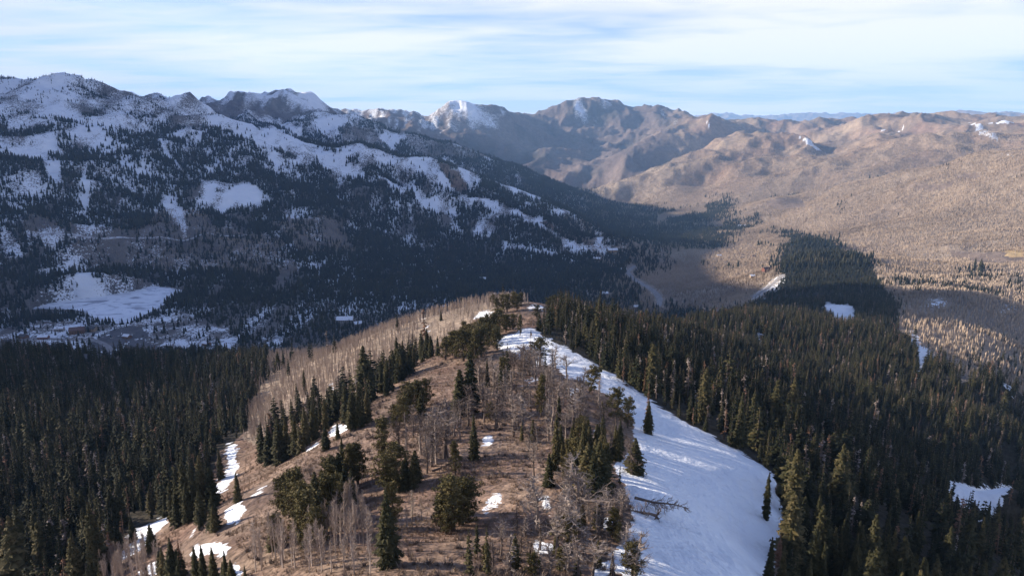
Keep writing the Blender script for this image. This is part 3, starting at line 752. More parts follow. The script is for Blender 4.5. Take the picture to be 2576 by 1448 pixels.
def deadtree(seed, kind=0):
    """bare grey tree: trunk and crooked limbs as separate meshes"""
    r = random.Random(seed); mb = MB(); tr = MB()
    lx, ly = r.uniform(-.07, .07), r.uniform(-.07, .07)
    def tp(h): return np.array((lx * h * h + .012 * math.sin(h * 9 + seed), ly * h * h + .01 * math.sin(h * 7 + 2 * seed), h))
    hs = [-.03, .15, .35, .55, .75, .9, 1.0]
    tr.tube([tp(h) for h in hs], [.030, .026, .021, .016, .011, .007, .003], 5, .55)
    def limb(p, d, l, rad, dep):
        pts = [p]; q = p.copy(); dd = d / np.linalg.norm(d)
        n = 4 if dep == 0 else 3
        for i in range(n):
            dd = dd + np.array([r.gauss(0, .22), r.gauss(0, .22), r.gauss(.10, .16)]); dd /= np.linalg.norm(dd)
            q = q + dd * l / n; pts.append(q.copy())
        mb.tube(pts, list(np.linspace(rad, rad * .25, n + 1)), 3, r.uniform(.35, .9))
        if dep < 2:
            for _ in range(5 if dep == 0 else 3):
                k = r.randrange(1, n + 1)
                sd_ = dd + np.array([r.gauss(0, .75), r.gauss(0, .75), r.gauss(.1, .5)])
                limb(pts[k], sd_, l * r.uniform(.4, .75), rad * .5, dep + 1)
    n = {0: 34, 1: 20, 2: 60}[kind]
    for i in range(n):
        h = (.18 if kind != 1 else .42) + (.76 if kind != 1 else .5) * (i + r.random()) / n
        a = r.uniform(0, 6.28)
        l = {0: .17, 1: .30, 2: .105}[kind] * r.uniform(.5, 1.25) * (1.25 - h * .85)
        el = {0: .15, 1: .7, 2: -.1}[kind] + r.uniform(-.25, .35)
        limb(tp(h), np.array((math.cos(a), math.sin(a), el)), l, .0105, 0 if kind != 2 else 1)
    return mb, tr

def aspen(seed, twigs=20, thick=1.0):
    r = random.Random(seed); mb = MB(); tr = MB()
    lx = r.uniform(-.06, .06)
    tr.tube([(0, 0, -.03), (lx * .3, 0.01, .35), (lx * .7, -.01, .7), (lx, 0, 1)], [.012 * thick, .010 * thick, .006 * thick, .001], 4, .85)
    for i in range(twigs):
        h = .32 + .6 * (i + r.random()) / twigs; a = r.uniform(0, 6.28); l = r.uniform(.10, .22) * (1.3 - h)
        p = np.array((lx * h, 0, h)); e = p + np.array((math.cos(a) * l * .62, math.sin(a) * l * .62, l * r.uniform(.7, 1.3)))
        m_ = (p + e) / 2 + np.array((math.cos(a), math.sin(a), -.4)) * l * .1
        mb.tube([p, m_, e], [.0036 * thick, .0026 * thick, .0008], 3, r.uniform(.4, .8))
        for _ in range(3):
            q = p + (e - p) * r.uniform(.3, .95)
            g = q + np.array((r.gauss(0, .035), r.gauss(0, .035), r.uniform(.03, .09)))
            w_ = np.array((r.uniform(-1, 1), r.uniform(-1, 1), 0)) * .0034 * thick
            mb.add([q - w_, q + w_, g], [(0, 1, 2)], r.uniform(.3, .75))
    return mb, tr

def shrub(seed, n=70):
    r = random.Random(seed); mb = MB()
    for _ in range(n):
        a = r.uniform(0, 6.28); e = r.uniform(.25, 1.3); l = r.uniform(.5, 1.0)
        d = np.array((math.cos(a) * math.cos(e), math.sin(a) * math.cos(e), math.sin(e)))
        w_ = np.array((-math.sin(a), math.cos(a), 0)) * .03
        b = np.array((r.gauss(0, .12), r.gauss(0, .12), -.04))
        mb.add([b - w_, b + w_, b + d * l], [(0, 1, 2)], r.uniform(.1, .95))
    return mb

PROTO = {}
def proto(kind, i, fn, mcrown, mtrunk):
    mb, tr = fn
    PROTO[(kind, i)] = (mb.mesh(kind + '_crown', mcrown), tr.mesh(kind + '_trunk', mtrunk))
for i in range(6):
    proto('spruce', i, spruce(10 + i, 34 + 2 * i, 10, (.135, .16, .12, .18, .145, .11)[i], 3, .3, 0, (.04, .05, .10, .03, .07, .12)[i]), M_SPRUCE_LIT, M_BARK)
for i in range(2):
    proto('thin', i, spruce(30 + i, 26, 7, .13, 2, .5, 0, .2, .38), M_SPRUCE_LIT, M_DEAD)
for i in range(2):
    proto('rust', i, spruce(40 + i, 26, 8, .13, 2, .4, 0, .1, .2), M_RUST, M_DEAD)
for i in range(4):
    proto('pine', i, pine(50 + i, (.19, .25, .17, .22)[i], 10, (290, 220, 280, 290)[i], 13, (0, .05, -.05, .08)[i], (.02, .13, .0, .03)[i], i == 1, (.66, .7, .62, .66)[i]), M_PINE, M_BARK)
proto('leanpine', 0, pine(60, .22, 7, 120, 28, .45, .08), M_PINE, M_BARK)
for i in range(7):
    proto('dead', i, deadtree(70 + i, (0, 1, 2, 0, 1, 2, 0)[i]), M_DEAD, M_DEAD)
for i in range(5):
    proto('aspen', i, aspen(90 + i, 44, 1.2), M_ASPEN, M_ASPEN)

PARTNAME = {'aspen': 'branches', 'dead': 'branches'}
OBJNAME = {'spruce': 'spruce_tree', 'thin': 'sparse_spruce_tree', 'rust': 'rusty_spruce_tree', 'pine': 'pine_tree', 'leanpine': 'leaning_pine_tree', 'dead': 'dead_tree', 'aspen': 'bare_aspen_tree'}
CATNAME = {'spruce': 'spruce', 'thin': 'spruce', 'rust': 'spruce', 'pine': 'pine', 'leanpine': 'pine', 'dead': 'dead tree', 'aspen': 'aspen'}
TREES = []
def plant(kind, x, y, h, wide=1.0, variant=None, zone='', rz=None, label=None, z=None):
    n = len([k for k in PROTO if k[0] == kind])
    i = (random.randrange(n) if variant is None else variant) % n
    cr, tr = PROTO[(kind, i)]
    if z is None: z = float(ground(x, y))
    e = bpy.data.objects.new(OBJNAME[kind], None); COL.objects.link(e)
    e.empty_display_size = 0.5
    e.location = (x, y, z - 0.1)
    e.rotation_euler = (0, 0, random.uniform(0, 6.28) if rz is None else rz)
    e.scale = (h * wide, h * wide, h)
    link('trunk', tr, e)
    link(PARTNAME.get(kind, 'crown'), cr, e)
    e['category'] = CATNAME[kind]
    TREES.append(dict(o=e, kind=kind, x=x, y=y, z=z, h=h, zone=zone, label=label))
    return e
def depth_of(x, y, z): return y * CP - z * SP
def project(x, y, z):
    d = y * CP - z * SP; up = y * SP + z * CP
    return 1287.5 + FPX * x / d, 724.0 - FPX * up / d
def hero(u, v, hp, kind, wide=1.0, variant=None, zone='', label=None, rz=None):
    rmin = 40.0
    x, y, z = spot(u, v, rmin)
    h = hp * depth_of(x, y, z) / (FPX * math.cos(PITCH))
    return plant(kind, x, y, h, wide, variant, zone, rz, label, z)

# ------------------------------------------------------------------ the land itself
def mixc(a, b, t): return a * (1 - t[..., None]) + b * t[..., None]
def cst(*c): return np.broadcast_to(np.array(c, float), TT.shape + (3,))
t1 = np.clip(.5 + 1.1 * fbm(XG, YG, 14, 5, 91), 0, 1); t2 = np.clip(.5 + 1.2 * fbm(XG, YG, 420, 5, 92), 0, 1); t3 = np.clip(.5 + 1.3 * fbm(XG, YG, 60, 4, 93), 0, 1)
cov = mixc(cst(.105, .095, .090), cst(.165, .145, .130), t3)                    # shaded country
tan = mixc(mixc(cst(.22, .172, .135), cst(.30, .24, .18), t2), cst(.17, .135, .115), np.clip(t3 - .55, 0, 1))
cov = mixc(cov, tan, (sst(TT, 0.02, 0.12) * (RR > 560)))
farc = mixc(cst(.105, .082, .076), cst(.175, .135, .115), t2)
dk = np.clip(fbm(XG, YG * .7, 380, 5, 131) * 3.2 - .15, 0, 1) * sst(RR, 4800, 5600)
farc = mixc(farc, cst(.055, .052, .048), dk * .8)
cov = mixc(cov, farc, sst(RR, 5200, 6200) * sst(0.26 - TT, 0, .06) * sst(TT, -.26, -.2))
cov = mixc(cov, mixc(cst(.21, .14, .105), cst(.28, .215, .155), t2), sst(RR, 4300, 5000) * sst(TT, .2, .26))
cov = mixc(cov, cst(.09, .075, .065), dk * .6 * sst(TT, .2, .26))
brown = mixc(mixc(cst(.145, .090, .068), cst(.215, .155, .115), t1), cst(.105, .078, .066), np.clip(t3 * 1.3 - .65, 0, 1))
cov = mixc(cov, brown, near)
cov = mixc(cov, cst(.26, .20, .15), fl * .75)
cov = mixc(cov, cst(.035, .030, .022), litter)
cov = mixc(cov, cst(.15, .115, .095), ((meadow > 0) * 1.0))
bs = np.zeros(TT.shape, np.float32); paint(bs, BRUSH[-2:], 1.0); cov = mixc(cov, cst(.15, .10, .075), bs)
m1[:] = 0; paint(m1, [Tc("2420 1190,2480 1178,2574 1165,2620 1230,2500 1242,2440 1222")], 1.0); cov = mixc(cov, cst(.48, .34, .17), m1)
m1[:] = 0; paint(m1, [T1("245 853,262 838,300 826,352 820,378 842,362 858,410 872,400 892,300 900,205 900,188 876,225 866")], 1.0)
m1 *= (fbm(XG, YG, 14, 3, 97) > -.28)
cov = mixc(cov, cst(.105, .10, .105), m1); lot = m1.copy(); snow = snow * (1 - lot)
con = con * (1 - .93 * lot)
Vg = np.stack([XG, YG, ZG], 2).reshape(-1, 3)

def ground_material():
    m, N, L, b = mat('land_cover')
    geo = N('ShaderNodeNewGeometry')
    ca = N('ShaderNodeAttribute', attribute_name='cover')
    sa = N('ShaderNodeAttribute', attribute_name='snow')
    def noise(lam, det, rough=.55, dist=0.0):
        n = N('ShaderNodeTexNoise'); n.inputs['Scale'].default_value = 1.0 / lam; n.inputs['Detail'].default_value = det
        n.inputs['Roughness'].default_value = rough; n.inputs['Distortion'].default_value = dist
        L(geo, 'Position', n, 'Vector'); return n
    nf = noise(1.6, 7, .68); n5 = noise(4.5, 7, .65, .5); nm = noise(38, 9, .66, .6); nl = noise(210, 9, .62)
    # colour break-up
    v = N('ShaderNodeMapRange'); L(nf, 'Fac', v, 0); v.inputs[1].default_value = .3; v.inputs[2].default_value = .7; v.inputs[3].default_value = .42; v.inputs[4].default_value = 1.7
    v2 = N('ShaderNodeMapRange'); L(nm, 'Fac', v2, 0); v2.inputs[1].default_value = .3; v2.inputs[2].default_value = .7; v2.inputs[3].default_value = .72; v2.inputs[4].default_value = 1.3
    mu = N('ShaderNodeMath', operation='MULTIPLY'); L(v, 0, mu, 0); L(v2, 0, mu, 1)
    cm = N('ShaderNodeVectorMath', operation='SCALE'); L(ca, 'Color', cm, 0); L(mu, 0, cm, 'Scale')
    # snow edge
    s1 = N('ShaderNodeMath', operation='MULTIPLY_ADD'); L(nm, 'Fac', s1, 0); s1.inputs[1].default_value = 1.3; s1.inputs[2].default_value = -.65
    s1b = N('ShaderNodeMath', operation='MULTIPLY_ADD'); L(n5, 'Fac', s1b, 0); s1b.inputs[1].default_value = 1.0; s1b.inputs[2].default_value = -.5
    s2 = N('ShaderNodeMath', operation='ADD'); L(s1, 0, s2, 0); L(s1b, 0, s2, 1)
    iv = N('ShaderNodeMath', operation='SUBTRACT'); iv.inputs[0].default_value = 1.0; L(sa, 'Fac', iv, 1)
    ef = N('ShaderNodeMath', operation='MULTIPLY'); L(iv, 0, ef, 0); L(sa, 'Fac', ef, 1)
    ef2 = N('ShaderNodeMath', operation='MULTIPLY_ADD', use_clamp=True); L(ef, 0, ef2, 0); ef2.inputs[1].default_value = 3.6; ef2.inputs[2].default_value = .25
    n5b = N('ShaderNodeMath', operation='MULTIPLY_ADD'); L(n5, 'Fac', n5b, 0); n5b.inputs[1].default_value = 3.6; n5b.inputs[2].default_value = -1.8
    n5c = N('ShaderNodeMath', operation='MULTIPLY'); L(n5b, 0, n5c, 0); L(ef2, 0, n5c, 1)
    s2b = N('ShaderNodeMath', operation='ADD'); L(s1, 0, s2b, 0); L(n5c, 0, s2b, 1)
    s3 = N('ShaderNodeMath', operation='ADD'); L(s2b, 0, s3, 0); L(sa, 'Fac', s3, 1)
    s4 = N('ShaderNodeMapRange', interpolation_type='SMOOTHSTEP'); L(s3, 0, s4, 0); s4.inputs[1].default_value = .44; s4.inputs[2].default_value = .60
    sc = ramp(N, [(0.3, (.70, .745, .80)), (.7, (.84, .86, .88))]); L(nm, 'Fac', sc, 0)
    mx = N('ShaderNodeMix', data_type='RGBA'); L(s4, 0, mx, 0); L(cm, 0, mx, 6); L(sc, 0, mx, 7)
    L(mx, 2, b, 'Base Color')
    bd = N('ShaderNodeMath', operation='MULTIPLY_ADD'); L(s4, 0, bd, 0); bd.inputs[1].default_value = -.38; bd.inputs[2].default_value = .6
    bp = N('ShaderNodeBump'); L(bd, 0, bp, 'Strength'); bp.inputs['Distance'].default_value = .35; n6 = noise(2.2, 6, .6); L(n6, 'Fac', bp, 'Height')
    bp0 = N('ShaderNodeBump'); bp0.inputs['Strength'].default_value = .55; bp0.inputs['Distance'].default_value = 45; L(nl, 'Fac', bp0, 'Height'); L(bp, 0, bp0, 'Normal')
    bp2 = N('ShaderNodeBump'); bp2.inputs['Strength'].default_value = .5; bp2.inputs['Distance'].default_value = 7; L(nm, 'Fac', bp2, 'Height'); L(bp0, 0, bp2, 'Normal')
    L(bp2, 0, b, 'Normal')
    return m
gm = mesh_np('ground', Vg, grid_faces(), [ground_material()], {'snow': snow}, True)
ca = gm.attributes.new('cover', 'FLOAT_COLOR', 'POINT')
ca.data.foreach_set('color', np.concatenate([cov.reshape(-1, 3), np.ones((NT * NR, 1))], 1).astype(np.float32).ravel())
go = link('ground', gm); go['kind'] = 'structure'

# ------------------------------------------------------------------ lake
lk = outline(LAKE); lx = np.exp(lk[:, 1]) * np.sin(lk[:, 0]); ly = np.exp(lk[:, 1]) * np.cos(lk[:, 0])
m, N, L, b = mat('frozen_lake')
geo = N('ShaderNodeNewGeometry'); mp = N('ShaderNodeMapping'); mp.inputs['Scale'].default_value = (1 / 60, 1 / 34, 1); L(geo, 'Position', mp, 0)
n1 = N('ShaderNodeTexNoise'); n1.inputs['Scale'].default_value = 1; n1.inputs['Detail'].default_value = 8; n1.inputs['Distortion'].default_value = 1.4; L(mp, 0, n1, 0)
r1 = ramp(N, [(0.0, (.20, .21, .26)), (.36, (.34, .36, .42)), (.44, (.72, .76, .82)), (.60, (.80, .83, .87)), (.64, (.48, .52, .6)), (.68, (.80, .83, .87))]); L(n1, 'Fac', r1, 0)
L(r1, 0, b, 'Base Color'); b.inputs['Roughness'].default_value = .55
bmx, bmy = lx.mean(), ly.mean()
kk = 64
an = np.linspace(0, 1, kk * len(lx) // 4, endpoint=False) * len(lx)
i0 = an.astype(int); f0 = an - i0
ex = lx[i0] * (1 - f0) + lx[(i0 + 1) % len(lx)] * f0; ey = ly[i0] * (1 - f0) + ly[(i0 + 1) % len(lx)] * f0
jx = 1 + .03 * fbm(ex, ey, 30, 3, 98)
ex = bmx + (ex - bmx) * jx; ey = bmy + (ey - bmy) * jx
V = np.concatenate([[(bmx, bmy, -399.9)], np.stack([ex, ey, np.full(len(ex), -399.9)], 1)])
F = [(0, 1 + i, 1 + (i + 1) % len(ex)) for i in range(len(ex))]
lo = link('lake', mesh_np('lake', V, F, [m])); lo['kind'] = 'structure'

# ------------------------------------------------------------------ roads
def roadmat(name, c1, c2, lam=6):
    m, N, L, b = mat(name)
    geo = N('ShaderNodeNewGeometry'); n = N('ShaderNodeTexNoise'); n.inputs['Scale'].default_value = 1 / lam; n.inputs['Detail'].default_value = 5
    L(geo, 'Position', n, 0); r = ramp(N, [(.35, c1), (.65, c2)]); L(n, 'Fac', r, 0); L(r, 0, b, 'Base Color')
    return m
M_ASPH = roadmat('asphalt', (.20, .19, .19), (.30, .285, .28))
M_TRACK = roadmat('dirt_track', (.30, .28, .28), (.60, .62, .66), 12)
def strip(name, pts, w, m, lift=.5):
    P = [spot(u, v) for u, v in pts]
    Q = []
    for a, c in zip(P[:-1], P[1:]):
        n = max(1, int(math.hypot(c[0] - a[0], c[1] - a[1]) / 12))
        for k in range(n): Q.append((a[0] + (c[0] - a[0]) * k / n, a[1] + (c[1] - a[1]) * k / n))
    Q.append(P[-1][:2]); Q = np.array(Q)
    for _ in range(4): Q[1:-1] = (Q[:-2] + 2 * Q[1:-1] + Q[2:]) / 4
    d = np.gradient(Q, axis=0); d /= np.linalg.norm(d, axis=1)[:, None]; nrm = np.stack([-d[:, 1], d[:, 0]], 1)
    cols = [Q + nrm * w * s for s in (-.5, -.25, 0, .25, .5)]
    zz = [ground(c[:, 0], c[:, 1]) + lift for c in cols]
    V = np.stack([np.concatenate([c, z[:, None]], 1) for c, z in zip(cols, zz)], 1).reshape(-1, 3)
    F = []
    for i in range(len(Q) - 1):
        for j in range(4):
            a = i * 5 + j; F.append((a, a + 1, a + 6, a + 5))
    o = link(name, mesh_np(name, V, F, [m], smooth=True)); o['kind'] = 'structure'
for (pts, w_), nm_, mt_, lf_ in zip(ROADS, ('road', 'road', 'road', 'path'), (M_ASPH, M_ASPH, M_ASPH, M_TRACK), (.6, .6, .5, 1.0)): strip(nm_, pts, w_, mt_, lf_)

# ------------------------------------------------------------------ trees chosen one by one from the photograph
S, P_, D_, AS, TH_, RU = 'spruce', 'pine', 'dead', 'aspen', 'thin', 'rust'
def row(s, kind, zone, wide=1.0, variant=None):
    for t in s.split(';'):
        t = t.split()
        if len(t) < 3: continue
        hero(float(t[0]), float(t[1]), float(t[2]), t[4] if len(t) > 4 else kind, float(t[3]) * 1.2 if len(t) > 3 else wide * random.uniform(1.1, 1.4), variant, zone)
row("405 1290 100 .8;415 1292 97 .7;437 1318 118 .8;455 1318 155 .7;472 1312 170 .75;491 1306 148 .8;513 1290 158 .8;556 1203 82 .8;507 1318 94;540 1330 101 1.1;504 1332 45;383 1387 78 1.1", S, 'gully')
hero(599, 1262, 82, S, 1.1, 1, '', "lone dark conical spruce at the left end of the bare slope, above bright snow")
row("413 1452 85;437 1458 120 .9;458 1456 110 .8 rust;368 1450 42;495 1458 95 1.1;514 1460 100;539 1458 95;570 1462 88;617 1454 40", S, 'foot')
row("215 1330 107;250 1320 100;286 1330 108;307 1325 115;232 1440 120;265 1400 110;285 1405 100;210 1400 110;281 1415 88 1.1 rust;20 1400 110;60 1440 130;100 1400 120;140 1425 130;170 1395 130;195 1442 120;5 1450 90;335 1360 70", S, 'corner')
row("662 1160 105;680 1165 100;705 1165 125 .9;722 1152 105;745 1145 110;770 1122 105;790 1106 95;820 1085 95;845 1060 85;870 1062 95;904 1076 112 1.1;925 1062 90;886 1082 98", S, 'brow', .95)
hero(820, 1130, 66, S, 1.25, 3, '', "small dark spruce standing on the bare brown slope below the row of tall spruces")
hero(850, 1104, 50, S, 1.1, 1, '', "smallest spruce on the bare brown slope beside a snow patch")
row("960 990 72;975 982 85;990 962 85;1000 952 108 .7;1015 947 95 .7;1060 902 60;1075 902 78 .8;935 962 40;925 927 30;1040 925 60", S, 'upper')
row("732 914 33 .9;767 992 66 .6;714 925 48 .6;700 930 50", S, 'flank')
hero(1109, 806, 29, S, 1.1, 1, '', "tiny lone spruce in the reddish clearing high on the aspen slope")
# crest
hero(1358, 921, 76, P_, 1.35, 1, '', "round topped pine with visible forked trunk standing alone before the upper snow field")
hero(1308, 843, 52, P_, .8, 2, '', "narrow pine standing on snow at the very top of the white strip")
hero(1335, 842, 13, S, 1.2, 1, '', "tiny dark seedling spruce alone on the top of the snow strip")
row("1145 902 75;1165 908 80;1190 903 75;1210 897 80;1230 872 60;1215 852 55;1240 847 60;1180 862 50;1255 832 55;1272 836 48;1290 828 40;1120 905 60;1250 880 55;1200 870 60", P_, 'crestpines', 1.25)
row("1250 790 42;1275 785 48;1300 780 42;1262 775 38;1290 768 36;1380 790 45 1;1395 785 44;1310 765 30;1240 770 30;1350 800 36", P_, 'topknot', 1.1)
hero(1480, 987, 70, 'leanpine', 1.0, 0, '', "olive green pine leaning to the right on the left rim of the snow strip", rz=0.0)
hero(1548, 1080, 108, P_, 1.0, 1, '', "big broad crowned dark pine, left one of the pair overlapping the snow strip")
hero(1578, 1076, 86, P_, .95, 3, '', "shorter pine, right one of the pair overlapping the snow strip")
hero(1629, 1090, 88, S, 1.05, 3, '', "dense conical spruce alone on the snow with a reddish dead top behind it")
hero(1627, 1085, 128, RU, .55, 0, '', "rusty dead top rising behind the lone spruce on the snow strip")
hero(1595, 1190, 97, S, 1.75, 3, '', "wide skirted dark spruce with grey dead branches at the left edge of the snow")
hero(1588, 1192, 100, D_, 1.4, 0, '', "pale dead tree tangled in the wide skirted spruce at the snow edge")
hero(1558, 1222, 58, TH_, .8, 0, '', "slim dark trunk standing in the snow below the wide skirted spruce")
hero(1265, 973, 80, P_, 1.0, 0, '', "upright olive pine in the middle of the ridge, right of a darker conifer")
hero(1225, 973, 74, S, 1.1, 2, '', "dark conifer in the middle of the ridge, left of an olive pine")
hero(1360, 1048, 108, P_, .75, 2, '', "tall narrow pine right of the ridge centre, below the brown shrub mound")
hero(1405, 1072, 82, S, .9, 0, '', "slender spruce beside the white limbed dead tree right of the ridge centre")
hero(1340, 1112, 62, S, 1.0, 4, '', "short spruce half hidden by grey dead trees in the ridge centre")
hero(1158, 1042, 90, S, 1.0, 0, '', "dark spruce among grey dead trees left of the ridge centre")
hero(1232, 1056, 50, P_, 1.1, 3, '', "small yellow green pine on the bare reddish ground of the ridge centre")
hero(1192, 1157, 124, S, .95, 1, '', "tall dark conical spruce beside the star shaped snow patch")
hero(1145, 1194, 90, P_, 1.0, 2, '', "rounded olive pine left of the dark spruce by the star shaped snow patch")
row("1030 1047 82;1052 1032 80;1005 1077 62;1018 1060 70", P_, 'rimpines', 1.15)
hero(965, 1167, 128, P_, .9, 0, '', "tall plume shaped pine on the left rim of the ridge with bare slope behind")
row("998 1215 110;1045 1214 90 1.2 spruce;975 1235 100;1015 1235 85 1.1 spruce", P_, 'midleft', 1.0)
hero(978, 1425, 215, S, 1.0, 3, '', "largest spruce of the foreground, ragged and tall, beside the bare pale aspens")
hero(990, 1330, 135, P_, .9, 3, '', "ragged pine behind the upper half of the largest foreground spruce")
row("888 1222 118 1.0 pine;855 1236 108;800 1344 172 .95;780 1370 150;745 1312 148 1 pine;830 1245 105 1.2 pine;820 1320 140;765 1330 120;870 1270 110;735 1290 110 1 pine;705 1377 82 1.3", S, 'bigclump')
row("1140 1334 145;1170 1303 112;1110 1332 98;1125 1300 100;1155 1318 120", P_, 'midclump', 1.05)
hero(1398, 1182, 152, S, .7, 0, '', "tall columnar spruce standing behind the short one left of the dense clump")
hero(1380, 1223, 92, S, 1.35, 1, '', "short deep green spruce in front of the tall columnar one")
hero(1425, 1214, 80, P_, .9, 2, '', "small light green pine between the columnar spruce and the dense clump")
row("1445 1247 122;1475 1252 152;1505 1238 138;1525 1204 100;1460 1225 130;1495 1215 120", S, 'denseclump', 1.25)
row("1413 1170 60;1440 1130 70;1455 1110 60;1500 1130 70;1520 1160 70;1545 1150 60;1480 1140 75", S, 'snowback', 1.1)
hero(1452, 1452, 78, S, 1.1, 1, '', "small green spruce at the bottom edge among grey dead trees")
hero(1200, 1400, 100, TH_, 1.0, 0, '', "sparse spruce with many bare grey branches, behind the snags at the bottom")
# right side
hero(1925, 1304, 125, S, .75, 0, '', "narrow spruce standing on the right edge of the snow strip, clear of the wood")
row("1933 1462 125 1;1993 1350 60;2030 1396 90;2073 1402 115;1956 1424 92 1 rust;1981 1432 112 .7;2125 1462 70;2265 1462 60;2010 1440 100;1965 1460 100", S, 'rightfoot', 1.05)
row("2556 1402 150;2531 1392 100;2478 1342 90;2440 1334 85;2500 1350 90;2460 1400 110;2580 1350 100", S, 'rightcorner')
hero(1620, 985, 60, RU, .6, 1, '', "pale bare topped conifer at the edge of the wood above the lone snow spruce")
# grey dead trees
row("1316 1056 130 .8;1264 1047 95 .9;1205 978 86;1290 1082 62 2.2;1443 1072 80 1.6;1505 1012 70 1.3;1318 918 52 1.6;1395 928 62 1.3;1303 932 50 1.2;1340 925 40 1.6;1283 925 50 1.2", D_, 'deadtop')
row("1022 1134 105;1058 1142 100;1098 1167 118;1085 1102 90;1070 1112 80;1040 1100 85;1110 1090 80;1125 1150 90;1005 1150 95;1075 1190 100", D_, 'deadleft')
row("1289 1098 64 2.0;1342 1208 100 .8;1240 1000 70;1375 1000 80;1430 1010 70 1.4;1470 1060 70 1.5;1510 1075 80 1.2;1535 1120 60 1.4;1410 1120 70;1350 1130 80", D_, 'deadmid')
hero(1180, 1458, 142, TH_, .8, 1, '', "tall snag with a few green sprays, left one of the two bottom snags")
hero(1225, 1455, 150, TH_, .75, 0, '', "tall snag with a few green sprays, right one of the two bottom snags")
row("1282 1452 130;1347 1320 102;1358 1382 92;1398 1397 112 1.2;1435 1367 96 1.3;1455 1332 88 1.3;1502 1344 98 1.3;1565 1352 122 1.1;1545 1342 104 1.2;1525 1387 64 1.5;1597 1452 132 1.2;1492 1448 92 1.5;1382 1450 92 1.3;1332 1432 92 1.3;1310 1387 84;1560 1300 80 1.3;1530 1290 70 1.5;1480 1310 80 1.4;1410 1330 80 1.4;1260 1400 100;1240 1440 90;1430 1440 90 1.4;1540 1450 90 1.3;1300 1330 80;1575 1400 90 1.4;1515 1330 90 1.5;1470 1400 90 1.5;1360 1445 80 1.5;1320 1350 60 1.5", D_, 'deadfoot')
row("1037 1318 97;1010 1396 46;847 1347 98 1.3;1060 1300 60;905 1290 50;690 1330 50;1025 1330 70", AS, 'asp_single')

def fill(zone, n, kinds, sc=(.5, .95), du=24, dv=16):
    base_ = [t for t in TREES if t['zone'] == zone]
    for _ in range(n):
        t = random.choice(base_); u, v = project(t['x'], t['y'], t['z'])
        x, y, z = spot(u + random.uniform(-du, du), v + random.uniform(-dv, dv * .6), 40)
        plant(random.choice(kinds), x, y, t['h'] * random.uniform(*sc), random.uniform(1.1, 1.5), None, zone, z=z)
fill('bigclump', 26, ('spruce', 'pine', 'spruce'), (.65, 1.05)); fill('midclump', 7, ('pine', 'spruce'), (.6, 1.0)); fill('midleft', 7, ('pine', 'spruce'))
fill('denseclump', 9, ('spruce', 'thin', 'pine')); fill('snowback', 20, ('spruce', 'thin', 'pine'), (.8, 1.4), 34, 24); fill('crestpines', 12, ('pine', 'pine', 'spruce'), (.7, 1.1), 20, 12)
fill('rimpines', 8, ('pine', 'spruce'), (.6, 1.0), 30, 20); fill('gully', 10, ('spruce',), (.4, .8), 26, 20); fill('foot', 8, ('spruce',), (.5, .9)); fill('upper', 10, ('spruce',), (.5, 1.0)); fill('brow', 8, ('spruce', 'thin'), (.5, .9))
fill('deadfoot', 14, ('spruce', 'pine'), (.6, 1.0), 40, 25); fill('deadmid', 14, ('dead', 'thin', 'spruce'), (.6, 1.0), 40, 25)

# ------------------------------------------------------------------ scattered woods
AREA = (np.exp(LR) ** 2 * DLN)[None, :] * np.gradient(TH)[:, None]
def scatter(dens, seed, amin=-.74, amax=.74, rmax=6500, vis=True):
    g = np.random.default_rng(seed)
    e = dens * AREA * (TT > amin) * (TT < amax) * (RR < rmax)
    if vis: e = e * VIS
    n = g.poisson(e)
    i, j = np.nonzero(n); c = n[i, j]
    i = np.repeat(i, c); j = np.repeat(j, c)
    th = TH[i] + (g.random(len(i)) - .5) * np.gradient(TH)[i]
    lr = LR[j] + (g.random(len(i)) - .5) * DLN
    th = np.clip(th, TH[0] + 1e-4, TH[-2]); lr = np.clip(lr, LR[0] + 1e-4, LR[-2])
    r = np.exp(lr)
    return r * np.sin(th), r * np.cos(th), zat(th, lr), r, th, g
def collection_of(kind, metas):
    c = bpy.data.collections.new(kind + '_models')
    for k, me in enumerate(metas):
        o = bpy.data.objects.new(f'{kind}_model', me); c.objects.link(o)
    return c
